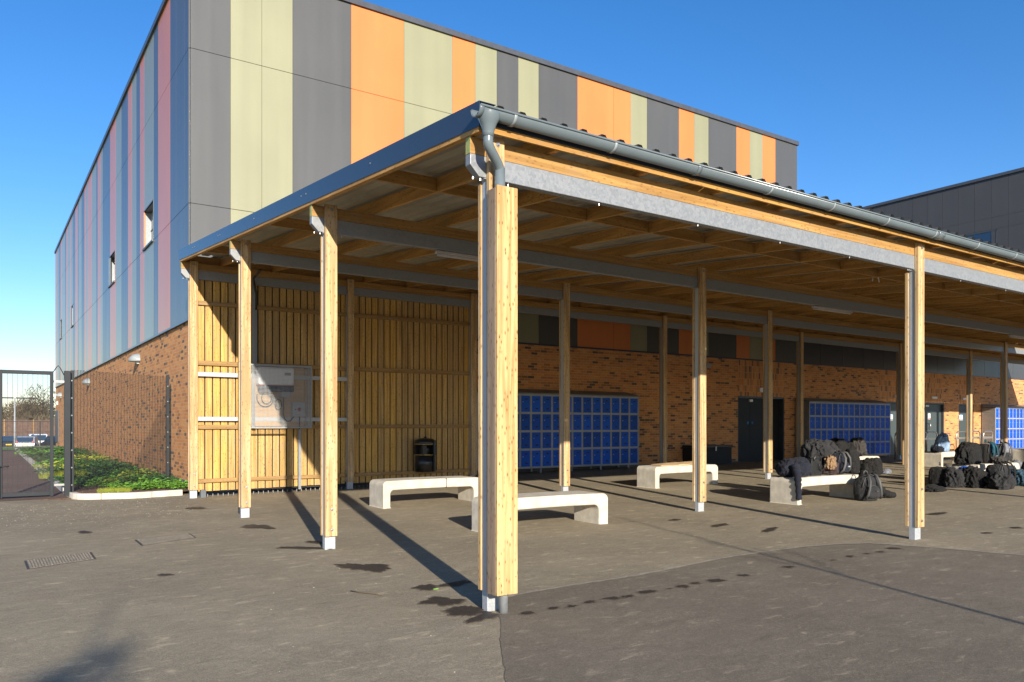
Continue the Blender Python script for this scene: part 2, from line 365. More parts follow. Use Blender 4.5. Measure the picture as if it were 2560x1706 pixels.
wo = wm.build('damp_patch', 'wet'); wo.parent = ground; ho = hm_.build('damp_edge', 'halo'); ho.parent = ground

# surroundings beyond the yard
gsheet('path', [(-5.2, 12.4), (-1.95, 12.4), (-1.95, 40), (-5.2, 40)], .004, 'path', 2)
gsheet('grass', [(-60, 40), (.39, 40), (.39, 52), (-60, 52)], .02, 'grass', 4)
gsheet('grass_verge', [(-60, 12.9), (-5.2, 12.9), (-5.2, 40), (-60, 40)], .02, 'grass', 4)
gsheet('planting_bed', [(-1.80, 13.2), (-1.8, 12.1), (-1.45, 11.80), (-.87, 11.6), (.39, 11.7), (.39, 40), (-1.85, 40)], .07, 'soil', .5)

# ================================================================== SPORTS HALL
FX = [.42, 1.27, 1.97, 2.69, 4.14, 5.57, 6.99, 7.69, 8.39, 9.10, 9.81, 11.22, 12.63, 13.32, 14.02, 15.43, 16.14, 16.83, 18.22, 18.92, 19.61, 20.32, 21.55]
FC = 'G g g G o g o g G g G o o g G o g G o g o G'.split()
LYv = [12.80, 13.27, 14.15, 14.84, 16.36, 17.0, 18.41, 19.11, 19.74, 20.52, 21.28, 22.64, 23.86, 25.27, 26.67, 27.27, 27.85, 28.75, 29.22, 30.64, 32.11, 32.73, 33.37, 34.5, 35.77, 36.14, 37.28, 38.48, 39.31, 39.91, 41.07, 42.01, 42.68, 44.5, 45.35, 46.68, 47.84, 49.05]
LC = 'G G G o G g o G g o G g o G G g o G g o g o G g G o G g o g o G g o G g o'.split()
CM = {'G': 'cgrey', 'g': 'cgreen', 'o': 'corange'}
ZC, ZT = 3.84, 11.83
hall = thing('sports_hall', 'tall building with orange, olive and grey striped cladding above orange brick', 'building', (.42, 12.8, 0))
YW = 12.83
def wall_y(mb, x0, x1, z0, z1, ops, yf=YW, th=.22):
    xsb = sorted({x0, x1, *[o[0] for o in ops], *[o[1] for o in ops]})
    for a, b in zip(xsb, xsb[1:]):
        op = [o for o in ops if o[0] <= a+1e-6 and o[1] >= b-1e-6]
        if op: mb.box(a, b, yf, yf+th, op[0][3], z1)
        else: mb.box(a, b, yf, yf+th, z0, z1)
bw = MB(); wall_y(bw, .42, 21.55, .30, ZC-.03, [(18.33, 20.87, .2, 2.55)])
bw.box(.421, .64, YW+.22, 49.05, .3, ZC-.03)
bw.build('brick_wall', 'brick', hall)
pl = MB(); pl.box(.40, 18.33, YW-.012, YW+.2, -.3, .298); pl.box(20.87, 21.55, YW-.012, YW+.2, -.3, .298); pl.box(.40, .6, YW+.2, 49.05, -.3, .30)
pl.build('plinth', 'plinth', hall)
B(.62, 21.52, YW+.02, 49.0, ZC, ZT).build('backing', 'backing', hall)
rows = [(ZC+.012, 6.375-.006), (6.375+.006, 9.76-.006), (9.76+.006, ZT)]
LW = [(17.05, 18.45, 6.40, 7.43), (24.08, 25.5, 6.40, 7.40), (37.9, 39.1, 6.40, 7.40), (44.6, 45.6, 6.40, 7.40)]
for (a, b), c in zip(zip(FX, FX[1:]), FC):
    p = MB()
    for z0, z1 in rows: p.box(a+.004, b-.004, 12.80, 12.828, z0, z1)
    # fixing heads
    if a < 4.2:
        for z0, z1 in rows:
            for xx in (a+.05, b-.05, (a+b)/2):
                zz = z0+.1
                while zz < z1: p.box(xx-.006, xx+.006, 12.796, 12.80, zz-.006, zz+.006); zz += .62
    p.build('cladding_panel', CM[c], hall)
for (a, b), c in zip(zip(LYv, LYv[1:]), LC):
    p = MB()
    for ri, (z0, z1) in enumerate(rows):
        z1_ = z1
        win = [q for q in LW if q[0] < (a+b)/2 < q[1]]
        if ri == 1 and win:
            q = win[0]; p.box(.39, .418, a+.004, b-.004, q[3], z1); 
            if a < q[0]: p.box(.39, .418, a+.004, q[0], z0, q[3])
            if b > q[1]: p.box(.39, .418, q[1], b-.004, z0, q[3])
        else: p.box(.39, .418, a+.004 if a > 12.81 else 12.829, b-.004, z0, z1)
    p.build('cladding_panel', CM[c], hall)
for y0, y1, z0, z1 in LW:
    f = MB(); f.box(.385, .60, y0-.03, y0, z0-.03, z1+.03); f.box(.385, .60, y0, y1, z1, z1+.03); f.box(.35, .60, y0-.03, y1+.03, z0-.05, z0-.0)
    f.box(.56, .60, y0, y1, z0+.52, z0+.55); f.box(.56, .60, y0+.55, y0+.6, z0, z0+.5)
    fo = f.build('window', 'frame', hall)
    B(.385, .60, y1, y1+.03, z0-.03, z1+.03).build('sunlit_reveal', 'lampg', fo)  # far side paler than the frame: sunlight put into its colour
    B(.575, .59, y0, y1, z0, z1).build('pane', 'lgrey', fo)
cp = MB(); cp.box(.34, 21.60, 12.74, 12.95, ZT, ZT+.14); cp.box(.34, .6, 12.95, 49.1, ZT, ZT+.14); cp.box(21.3, 21.60, 12.95, 49.1, ZT, ZT+.14)
cp.build('coping', 'coping', hall)
fl_ = MB(); fl_.box(.46, 21.5, 12.50, 12.798, 4.93, 5.10, slx=-.0045); fl_.build('added_sun_stop', 'coping', hall)  # added strip that stops sun leaking under the roof edge onto the wall
B(.5, 21.45, 12.95, 49, ZT-.2, ZT+.02).build('roof', 'cdark', hall)
dr = MB(); dr.box(.36, 21.55, 12.775, 12.84, ZC-.035, ZC+.008); dr.box(.36, .43, 12.84, 49.05, ZC-.035, ZC+.008)
dr.build('drip_flashing', 'drip', hall)
B(21.45, 21.56, 12.802, 49, 5, ZT-.001).build('end_wall', 'cgrey', hall)
# door in the hall's brick wall
def soldier(x0, x1, z0, z1, par):
    B(x0, x1, YW-.003, YW+.05, z0, z1).build('soldier_course', 'soldier', par)
soldier(18.33, 20.87, 2.552, 3.80, hall)
def door(x0, x1, z0, z1, par, leaves, mat='doorm', hinge=True):
    yr = YW+.11
    fr = MB(); fr.box(x0, x0+.05, YW+.02, YW+.2, z0, z1); fr.box(x1-.05, x1, YW+.02, YW+.2, z0, z1); fr.box(x0+.05, x1-.05, YW+.02, YW+.2, z1-.06, z1)
    d = fr.build('door', 'frame', par)
    for a, b in leaves:
        B(a+.003, b-.003, yr, yr+.05, z0+.01, z1-.062).build('door_leaf', mat, d, bevel=.004)
    B(x0, x1, YW+.19, YW+.23, z0-.02, z1).build('door_back', 'void', d)
    B(x0, x1, YW-.06, YW+.15, z0-.05, z0+.006).build('threshold', 'lgrey', d)
    return d, yr
d1, yr = door(18.33, 20.87, .235, 2.55, hall, [(18.38, 19.1), (19.1, 20.15)], 'doord')
for x in (18.99, 19.22):
    MB().tube([(x, yr-.004, 1.62), (x, yr+.002, 1.62)], .055, 16).build('round_sign', 'blue', d1)
B(19.04, 19.20, yr-.05, yr, 2.36, 2.44).build('door_closer', 'white', d1)
hg = MB()
for z in (.6, 1.4, 2.2): hg.box(20.13, 20.16, yr-.012, yr+.0, z-.09, z+.09)
hg.build('hinge', 'stainless', d1)

# left wall: lights, door
def wall_light(y, z, label):
    t = thing('wall_light', label, 'lamp', (.42, y, z), 'lights along the brick side wall')
    prof = []; mb = MB(); n = 12
    vs = [(0, 0, 0)]
    # quarter-dome shade with a flat underside
    for i in range(n+1):
        a = pi*i/n
        for j in range(6):
            b = (pi/2)*j/5
            vs.append((-.28*sin(a)*cos(b), -.26*cos(a)*cos(b), .24*sin(b)))
    fs = [(1+i*6+j, 1+(i+1)*6+j, 1+(i+1)*6+j+1, 1+i*6+j+1) for i in range(n) for j in range(5)]+[(0, 1+(i+1)*6, 1+i*6) for i in range(n)]
    mb.add([Vector(v)+Vector(t.location) for v in vs], fs, True); mb.build('shade', 'lampg', t)
    MB().box(.36, .42, y-.1, y+.1, z-.06, z-.002).build('lamp_base', 'white', t)
    return t
wall_light(19.5, 3.36, 'grey half-dome lamp on the side brick wall, nearest the yard')
wall_light(31.8, 3.27, 'grey half-dome lamp on the side brick wall, seen through the mesh fence')
wall_light(45.3, 3.15, 'grey half-dome lamp farthest along the side brick wall, beside the gate post')
fd = MB().box(.37, .43, 46.9, 49.0, .55, 2.42).build('door', 'frame', hall)
fd['label'] = 'grey side door at the far end of the brick wall'
B(.36, .42, 47.6, 47.8, 2.75, 2.95).build('door_light', 'white', hall)
MB().box(.2, .42, 48.8, 49.0, 3.25, 3.40).build('camera_housing', 'white', hall)
# small items on the front wall
B(19.42, 19.66, YW-.08, YW, 2.70, 2.86).build('emergency_light', 'white', hall, bevel=.01)
B(16.72, 16.92, YW-.05, YW, 3.46, 3.6).build('alarm_box', 'lgrey', hall)
B(20.9, 21.0, 12.72, 12.80, 10.1, 10.2).build('outlet_spout', 'backing', hall)

# ================================================================== LOW WING
wing = thing('low_wing', 'low brick wing with charcoal cladding and several doors beyond the striped hall', 'building', (21.56, 12.8, 0))
OPS = [(27.50, 28.95, .2, 2.51), (29.35, 32.0, .2, 2.52), (33.26, 34.6, .2, 2.51)]
lw = MB(); wall_y(lw, 21.56, 62, .30, ZC-.03, OPS); lw.build('brick_wall', 'brick', wing)
pw = MB()
for a, b in ((21.56, 27.5), (28.95, 29.35), (32, 33.26), (34.6, 62)): pw.box(a, b, YW-.012, YW+.2, -.3, .299)
pw.build('plinth', 'plinth', wing)
B(21.56, 62, YW+.02, 30, ZC, 5.8).build('backing', 'backing', wing)
x = 21.57
cw = MB()
while x < 61:
    cw.box(x+.004, x+1.39, 12.80, 12.828, ZC+.012, 5.75); x += 1.4
cw.build('cladding', 'cdark', wing)
B(21.62, 62, 12.74, 12.95, 5.75, 5.87).build('coping', 'coping', wing)
B(21.56, 62, 12.776, 12.84, ZC-.035, ZC+.008).build('drip_flashing', 'drip', wing)
soldier(26.95, 31.9, 2.524, 3.80, wing); soldier(33.2, 34.7, 2.524, 3.80, wing)
d2, yr = door(27.5, 28.95, .27, 2.51, wing, [(27.55, 28.90)])
d3, yr = door(29.35, 32.0, .27, 2.52, wing, [(29.40, 30.85), (30.85, 31.95)])
d4, yr = door(33.26, 34.6, .27, 2.51, wing, [(33.31, 34.55)])
def sign(x0, x1, z0, z1, d, lab, bar=None):
    s_ = B(x0, x1, yr-.006, yr, z0, z1).build('door_sign', 'lampw', d); s_['label'] = lab
    xm = (x0+x1)/2; h = z1-z0
    f = MB(); f.tube([(xm, yr-.012, z0+h*.76), (xm, yr-.007, z0+h*.76)], h*.075, 10); f.box(xm-h*.06, xm+h*.06, yr-.010, yr-.007, z0+h*.30, z0+h*.67)
    f.build('figure_mark', 'black', s_)
    B(x0+.01, x1-.01, yr-.009, yr-.007, z0+.01, z0+h*.2).build('sign_bar', bar or 'greypl', s_)
    if bar is None: B(x0, x1, yr-.009, yr-.007, z1-.02, z1).build('blue_bar', 'blue', s_)
sign(27.80, 28.10, 1.74, 2.0, d2, 'white sign with a standing figure'); sign(30.86, 31.04, 1.80, 2.05, d3, 'white sign with red band', 'red'); sign(33.54, 33.82, 1.76, 2.03, d4, 'white sign with a standing figure')
hd = MB()
for x in (30.76, 30.96): hd.tube([(x, yr-.0, 1.64), (x, yr-.06, 1.62), (x, yr-.06, 1.38), (x, yr, 1.36)], .014, 8)
hd.build('pull_handle', 'stainless', d3)
B(30.6, 30.85, yr-.05, yr, 2.34, 2.42).build('door_closer', 'white', d3)
for x in (27.98, 30.84, 33.5): B(x, x+.42, YW-.09, YW, 2.69, 2.79).build('emergency_light', 'white', wing, bevel=.01)

# ================================================================== TALL GREY BUILDING at the right
gb = thing('grey_building', 'dark grey panelled building rising behind the canopy roof', 'building', (48, 13, 0))
B(48.02, 66, 13, 34, 0, 16.72).build('backing', 'backing', gb)
gy = [13.3+.985*i for i in range(22)]
WIN = (17.87, 19.74, 12.0, 13.47)
pnl = MB()
for a, b in zip(gy, gy[1:]):
    for z0, z1 in ((0, 9.9), (9.91, 13.545), (13.555, 14.27), (14.28, 16.68)):
        if z0 == 9.91 and a+.5 > 17.9 and b-.5 < 19.8:
            pnl.box(48, 48.03, a+.006, b-.006, 9.91, 12.0); pnl.box(48, 48.03, a+.006, b-.006, 13.47, 13.545)
        else: pnl.box(48, 48.03, a+.006, b-.006, z0, z1)
pnl.build('cladding', cladding('slate_cladding', (.062, .06, .06), .5, coat=.1), gb)
B(47.9, 48.3, 13, 34, 16.68, 16.86).build('coping', 'coping', gb)
wf = MB(); wf.box(47.99, 48.2, 17.9, 17.96, 12, 13.5); wf.box(47.99, 48.2, 19.8, 19.86, 12, 13.5); wf.box(47.99, 48.2, 17.9, 19.86, 13.44, 13.5); wf.box(48.05, 48.2, 17.9, 19.86, 12.68, 12.76)
wf_ = wf.build('window', 'frame', gb); B(48.012, 48.018, 17.96, 19.8, 12, 13.44).build('pane', 'glass', wf_)

# ================================================================== CANOPY
SLO, FALL = .0805, -.0045
PX = [0, 6.37, 12.74, 19.0, 24.95, 30.1, 36.4]
RY = [0, 3.61, 7.22, 10.83]
RZ = [3.505, 3.80, 4.09, 4.38]       # underside of the steel beams
XS = 25.25                            # the two front bays stop here
cano = thing('canopy', 'open timber and galvanised steel canopy with corrugated roof over the yard', 'canopy', (0, 0, 0))
def zf(z, x): return z+FALL*x
def post(i, j, x=None):
    x = PX[i] if x is None else x; y = RY[j]; z0 = g(x, y)-.02; zb = zf(RZ[j], x)
    st = MB(); st.box(x, x+.13, y, y+.08, z0, zb-.002)
    if zb-z0 > 2: st.box(x-.03, x+.16, y-.002, y+.082, zb-.01, zb-.0035)
    p = st.build('post', 'galv_lit', cano, bevel=.004)
    f = MB(); f.box(x-.011, x+.137, y-.046, y-.001, z0+.18, zb+.33); f.build('timber_cheek', 'woodz', p, bevel=.004)
    b = MB(); b.box(x-.011, x+.137, y+.083, y+.128, z0+.18, zb-.02); b.build('timber_cheek', 'woodz', p, bevel=.004)
    for zz in (z0+.26, z0+.50 if j else z0+.66, zb+.27):
        bt = MB(); bt.tube([(x+.07, y-.052, zz), (x+.07, y-.046, zz)], .019, 14, smooth=False); bt.tube([(x+.07, y-.064, zz), (x+.07, y-.052, zz)], .011, 6, smooth=False)
        bt.build('bolt', 'bolt', p)
    return p
for j in range(4):
    n = [5, 5, 6, 6][j]
    for i in range(n):
        if j < 2 and i == 4: post(i, j, 24.95)
        else: post(i, j)
post(0, 3, 3.24)
for j in range(4):
    y = RY[j]; x1 = 24.95+.26 if j < 2 else 37
    z0, z1 = RZ[j], RZ[j]+.172
    bm_ = MB(); xe = -.16
    # steel beam with chamfered end
    poly = [(xe, z0+.085), (xe, z1), (x1, z1), (x1, z0), (xe+.085, z0)]
    bm_.add([(a, y+.001, b+FALL*a) for a, b in poly]+[(a, y+.079, b+FALL*a) for a, b in poly], [(4, 3, 2, 1, 0), (5, 6, 7, 8, 9)]+[(k, (k+1) % 5, 5+(k+1) % 5, 5+k) for k in range(5)])
    bo = bm_.build('beam', 'galv', cano, bevel=.005)
    tb = MB(); tb.box(xe+.003, x1, y+.004, y+.076, z1+.002, z1+.138, slx=FALL); tb.build('timber_plate', 'woodx', bo, bevel=.003)
    B(xe, xe+.0025, y+.006, y+.074, z1+.004, z1+.136, slx=FALL).build('end_cap', 'endgrain', bo)
    bl = []
    for px in PX[:5]:
        for dx in (-.05, -.12, .22): bl.append(px+dx)
    xx = 1.2
    while xx < x1: bl.append(xx); xx += 1.27
    b0 = None
    for bx in bl:
        if bx > x1 or bx > 27: continue
        if b0 is None: b0 = MB().cyl((bx, y+.03, zf(z0, bx)-.022), .008, .020, seg=8).build('bolt', 'bolt', bo); bx0 = bx
        else: q = b0.copy(); COL.objects.link(q); q.parent = bo; q.location = (bx-bx0, 0, FALL*(bx-bx0))
JZ = 3.822; YF = 10.95
jx = [-.145]+[.60+1.022*k for k in range(37)]
for x in jx:
    y0 = -.12 if x < XS else 7.0
    o = B(x, x+.045, y0, YF, JZ, JZ+.148, sl=SLO, slx=FALL).build('joist', 'joist', cano)
for yy in (1.95, 5.45, 9.05):
    for a, b in zip(jx, jx[1:]):
        if yy < 7 and b > XS: continue
        B(a+.047, b-.002, yy, yy+.042, JZ+.004, JZ+.144, sl=SLO, slx=FALL).build('noggin', 'nog', cano)
# trapezoid roof sheet
def sheet(x0, x1, y0, y1, dz, name, mat):
    prof = []; x = x0; p = .212
    while x < x1+.01:
        prof += [(x, 0), (x+.118, 0), (x+.142, .036), (x+.186, .036)]; x += p
    prof.append((x, 0)); vs = []
    for y in (y0, y1):
        for a, b in prof: vs.append((a, y, JZ+.178+b+SLO*y+FALL*a+dz))
    n = len(prof); return MB().add(vs, [(i, i+1, n+i+1, n+i) for i in range(n-1)]).build(name, mat, cano)
sheet(-.165, 25.3, -.20, YF+.05, 0, 'roof_sheet', 'rooft'); sheet(-.165, 25.3, -.198, YF+.05, -.0025, 'roof_underside', 'roofu')
sheet(.4705, 25.3, YF-.02, 12.73, .004, 'roof_sheet', 'rooft'); sheet(25.44, 37.4, YF-.02, 12.73, .004, 'roof_sheet', 'rooft')  # roof carried on unseen to the wall, added to keep the wall shaded
B(-.14, 37, YF+.004, YF+.03, JZ-.02, JZ+.15, sl=SLO, slx=FALL).build('rear_board', 'nog', cano)
sheet(25.44, 37.4, 6.95, YF+.05, 0, 'roof_sheet', 'rooft'); sheet(25.44, 37.4, 6.952, YF+.05, -.0025, 'roof_underside', 'roofu')
# gable fascia
fa = MB(); fa.box(-.176, -.170, -.16, YF+.05, JZ+.03, JZ+.225, sl=SLO); fa.box(-.176, -.02, -.16, YF+.05, JZ+.225, JZ+.229, sl=SLO)
fao = fa.build('fascia', 'fascia', cano)
B(-.169, -.149, -.14, YF, JZ-.006, JZ+.15, sl=SLO).build('barge_board', 'joist', cano)
fb = MB()
for y in (-.1, 1.9, 3.76, 3.93, 5.9, 7.8, 7.93, 9.6, 9.75):
    fb.cyl((-.184, y, JZ+.14+SLO*y), .009, .010, 0, 8)
fb.build('fixing_screw', 'bolt', fao)
# eaves along the front
ea = MB(); ea.box(-.165, XS, -.150, -.146, JZ+.045, JZ+.17, slx=FALL); ea.box(XS, 37, 6.97, 6.975, JZ+.045+.58, JZ+.17+.58, slx=FALL); ea.build('eaves_flashing', 'fascia', cano)
eb = MB(); eb.box(-.165, XS, -.143, -.121, JZ-.006, JZ+.12, slx=FALL); eb.box(XS, 37, 6.976, 6.998, JZ+.57, JZ+.70, slx=FALL); eb.build('eaves_board', 'woodx', cano)
# gutter (half round, open top) with brackets and swan-neck downpipe
GY, GZ, GR = -.215, 3.948, .066
def half(xa, xb, r, name, par, mat, t=.003, zsh=0, y0=GY, z0=GZ, fall=-.0075):
    vs = []; n = 14
    for x in (xa, xb):
        for rr in (r, r-t):
            for i in range(n+1):
                a = pi+pi*i/n; vs.append((x, y0+rr*cos(a), z0+rr*sin(a)*1.02+fall*x+zsh))
    m = n+1; fs = []
    for i in range(n):
        fs += [(i, i+1, 2*m+i+1, 2*m+i), (m+i+1, m+i, 3*m+i, 3*m+i+1), (i+1, i, m+i, m+i+1), (2*m+i, 2*m+i+1, 3*m+i+1, 3*m+i)]
    fs += [(0, 2*m, 3*m, m), (n, m+n, 3*m+n, 2*m+n)]
    return MB().add(vs, fs, True).build(name, mat, par)
gut = half(-.24, XS, GR, 'gutter', cano, 'gutter')
MB().tube([(-.24, GY-GR-.004, GZ+.004), (XS, GY-GR-.004, GZ+.004-.0075*XS)], .009, 10).build('gutter_lip', 'gutter', gut)
MB().tube([(-.24, GY+GR-.002, GZ+.003), (XS, GY+GR-.002, GZ+.003-.0075*XS)], .005, 8).build('gutter_lip', 'gutter', gut)
x = .075
while x < 14:
    half(x, x+.028, GR+.006, 'bracket', gut, 'lampg', .005); x += 1.045
half(6.42, 6.56, GR+.007, 'union', gut, 'gutter', .005); half(2.15, 2.20, GR+.007, 'union', gut, 'gutter', .005)
half(-.245, -.205, GR+.006, 'bracket', gut, 'gutter', .005)
gg = half(XS+.05, 37, GR, 'gutter', cano, 'gutter', y0=6.90, z0=GZ+.59)
dp = MB()
fx = -.125
dp.tube([(fx, GY, GZ-.025), (fx, GY, GZ-.06), (fx, GY+.002, GZ-.10), (fx, GY+.004, GZ-.155), (fx, GY+.006, GZ-.175)], [.092, .088, .066, .047, .045], 20, cap=False)
dp.build('gutter_outlet', 'gutter', gut)
pts = []
A = Vector((fx, GY+.006, GZ-.165)); C_ = Vector((.045, -.115, 3.50))
for k in range(17):
    t = k/16
    # smooth S-curve
    z = A.z+(C_.z-A.z)*t; t2 = max(0, min(1, (t-.25)/.62)); q = t2*t2*(3-2*t2)
    pts.append((A.x+(C_.x-A.x)*q, A.y+(C_.y-A.y)*q, z))
pts = [(A.x, A.y, A.z+.02)]+pts+[(C_.x, C_.y, 3.42), (C_.x, C_.y, 3.2)]
dn = MB(); dn.tube(pts, .040, 18); dn.tube([(C_.x, C_.y, 3.56), (C_.x, C_.y, 3.2)], .0425, 18)
dn.tube([pts[0], (A.x+.0005, A.y, A.z-.035)], .0435, 18)
dn.build('downpipe', 'gutter', cano)
MB().tube([(.085, -.105, g(.06, -.12)-.02), (.085, -.105, .4)], .0375, 18).build('downpipe_foot', 'galv', cano)
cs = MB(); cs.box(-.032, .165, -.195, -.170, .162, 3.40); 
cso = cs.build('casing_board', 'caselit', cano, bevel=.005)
B(-.034, -.006, -.168, -.050, .160, 3.385).build('casing_board', 'boardshade', cano, bevel=.004)
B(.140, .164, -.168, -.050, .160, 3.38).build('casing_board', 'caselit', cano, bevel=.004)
sc_ = MB()
for z in (.30, 3.33, 1.2, 2.2):
    for x in (-.012, .145): sc_.cyl((x, -.197, z), .004, .003, 1, 8)
sc_.build('screw', 'black', cso)
# tube lights below the second and third beams
def tube_light(x, j, lab):
    y = RY[j]+.02; z = zf(RZ[j], x)-.075
    t = thing('tube_light', lab, 'lamp', (x, y, z), 'tube lights under the canopy beams')
    MB().box(x, x+1.22, y, y+.07, z+.03, z+.07).build('housing', 'tubew', t, bevel=.01)
    MB().tube([(x+.03, y+.035, z+.02), (x+1.19, y+.035, z+.02)], .022, 12).build('diffuser', 'tubew', t)
tube_light(1.52, 1, 'slim white tube light under the canopy beam nearest the corner post')
tube_light(9.5, 1, 'slim white tube light under the second beam, middle of the canopy')
tube_light(17.2, 1, 'slim white tube light under the second beam at the right edge of the photo')
# coiled cable loop
lp = MB(); lp.tube([(9.3+.10*cos(a), 2.3, 3.97+.11*sin(a)) for a in [pi*i/10 for i in range(11)]], .008, 6); tag(lp.build('cable_loop', 'white'), 'small pale cable loop hanging among the canopy joists', 'cable')

# ================================================================== TIMBER FENCE below the rear beam
fen = thing('timber_fence', 'tall honey-coloured fence of upright slats closing the end of the canopy', 'fence', (0, 10.9, 0))
for a, b in ((.16, 3.22), (3.42, 6.36)):
    s = MB(); x = a+.0
    while x < b-.03:
        s.box(x, min(x+.124, b), 10.93, 10.952, .215+.008*noise.noise(Vector((x*9, 0, 0)))+.0107*x, 4.40); x += .1487
    s.build('slat_panel', 'slat', fen)
    B(a-.03, b+.03, 10.99, 11.0, .2, 4.4).build('gap_shade_sheet', 'blackm', fen)  # added black sheet standing in for shade between the slats
    for z0, z1 in ((3.885, 3.965), (2.70, 2.79), (1.44, 1.525), (.385, .46)):
        B(a, b, 10.875, 10.927, z0, z1, slx=.003).build('rail', 'rail', fen, bevel=.003)
for z0, z1 in ((2.48, 2.565), (1.605, 1.685)):
    B(.135, 3.24, 10.835, 10.872, z0, z1).build('steel_rail', 'galv_lit', fen, bevel=.003)  # paler steel, sunlight on the rails put into the colour
B(.20, .30, 10.84, 10.94, -.02, .25).build('foot_bracket', 'plinth', fen)
st0 = MB().tube([(.35, 10.93, g(.35, 10.9)-.01), (.35, 10.93, g(.35, 10.9)+.06)], .009, 6).build('ground_stub', 'lside', fen)
for i in range(1, 60):
    c = st0.copy(); COL.objects.link(c); c.parent = fen; c.location = (i*.1, 0, g(.35+i*.1, 10.9)-g(.35, 10.9))
# cage with the electrical gear
cg = thing('wire_cage', 'galvanised mesh cage protecting electrical boxes on the fence', 'cage', (1.05, 10.45, 1.45))
cx0, cx1, cy0, cy1, cz0, cz1 = .98, 2.30, 10.44, 10.83, 1.46, 2.735
fr = MB()
for x in (cx0+.0, cx1-.03):
    fr.box(x, x+.03, cy0, cy0+.03, cz0, cz1)
fr.box(cx0+.2, cx0+.26, cy1-.05, cy1-.01, cz0, cz1+1.7)
fr.box(cx0+.03, cx1-.03, cy0, cy0+.03, cz0, cz0+.03); fr.box(cx0+.03, cx1-.03, cy0, cy0+.03, cz1-.03, cz1)
for z in (cz0, cz1-.03):
    fr.box(cx0, cx0+.03, cy0+.03, cy1, z, z+.03); fr.box(cx1-.03, cx1, cy0+.03, cy1, z, z+.03)
fr.build('cage_frame', 'galv', cg)
wr = MB(); s = .026; tt = .0042
x = cx0
while x < cx1: wr.box(x, x+tt, cy0-.003, cy0-.0008, cz0, cz1); x += s
z = cz0
while z < cz1:
    wr.box(cx0, cx1, cy0-.006, cy0-.0035, z, z+tt)
    wr.box(cx1+.0005, cx1+.0025, cy0, cy1, z, z+tt); wr.box(cx0-.0025, cx0-.0005, cy0, cy1, z, z+tt); z += s
y = cy0
while y < cy1:
    wr.box(cx1+.003, cx1+.005, y, y+tt, cz0, cz1); wr.box(cx0-.005, cx0-.003, y, y+tt, cz0, cz1)
    wr.box(cx0, cx1, y, y+tt, cz1+.001, cz1+.003); y += s
wr.build('wire_mesh', 'galv_lit', cg)
B(1.02, 2.27, 10.842, 10.862, 1.50, 2.72).build('back_board', 'ply', cg)
iv = thing('inverter', 'white power inverter with dark base inside the wire cage', 'electrical box', (1.30, 10.6, 2.2))
B(1.26, 1.99, 10.60, 10.835, 2.335, 2.70).build('housing', 'white', iv, bevel=.04)
B(1.30, 1.985, 10.62, 10.835, 2.21, 2.325).build('base_unit', 'fnavy', iv)
B(1.27, 1.985, 10.605, 10.835, 2.326, 2.334).build('red_line', 'red', iv)
B(1.78, 1.92, 10.597, 10.60, 2.54, 2.60).build('display', 'lgrey', iv); dsp = MB()
for q in range(3): dsp.box(1.81+q*.03, 1.83+q*.03, 10.593, 10.597, 2.56, 2.58)
dsp.build('display_mark', 'black', iv)
B(1.74, 1.92, 10.65, 10.82, 2.10, 2.208).build('terminal_box', 'lampg', iv)
sw = thing('isolator_switch', 'grey isolator box with red and black rotary switch in the wire cage', 'switch', (2.03, 10.7, 1.69))
B(2.00, 2.26, 10.72, 10.838, 1.70, 2.0).build('housing', 'lgrey', sw, bevel=.006)
MB().tube([(2.13, 10.70, 1.85), (2.13, 10.72, 1.85)], .035, 16).build('knob', 'red', sw)
B(2.122, 2.138, 10.685, 10.70, 1.81, 1.89).build('switch_bar', 'black', sw); MB().tube([(2.05, 10.71, 1.85), (2.05, 10.72, 1.85)], .012, 10).build('keyhole', 'black', sw)
B(2.08, 2.18, 10.716, 10.72, 1.77, 1.785).build('yellow_label', 'plate', sw)
cb = MB()
cb.tube([(1.82, 10.78, 2.12), (1.82, 10.79, 1.75), (1.84, 10.79, 1.66), (1.90, 10.79, 1.60), (1.97, 10.79, 1.61), (2.03, 10.78, 1.70)], .014, 8)
cb.tube([(1.72+.07*cos(a), 10.81, 1.95+.11*sin(a)) for a in [2*pi*i/24 for i in range(25)]], .010, 8)
cb.tube([(1.45+.17*cos(a), 10.8, 2.09+.19*sin(a)) for a in [pi+pi*i/20+.15 for i in range(-3, 21)]], .011, 8)
cb.tube([(1.47+.10*cos(a), 10.79, 2.08+.12*sin(a)) for a in [2*pi*i/20 for i in range(21)]], .009, 8)
cb.tube([(2.16, 10.78, 1.70), (2.16, 10.79, 1.44)], .014, 8)
tag(cb.build('cable', 'black'), 'black cables looping below the inverter in the wire cage', 'cable')
tr = thing('cable_trunking', 'galvanised trunking and black cable running down the fence beside the cage', 'trunking', (1.26, 10.8, 0))
B(1.235, 1.285, 10.80, 10.835, 2.74, 3.86).build('upper_channel', 'galv', tr)
B(2.14, 2.195, 10.79, 10.83, .18, 1.45).build('lower_channel', 'galv', tr)
MB().tube([(1.0, 9.6, 4.45), (1.10, 10.4, 4.43), (1.2, 10.7, 4.38), (1.26, 10.79, 4.2), (1.26, 10.80, 3.86)], .022, 8).build('cable', 'black', tr)

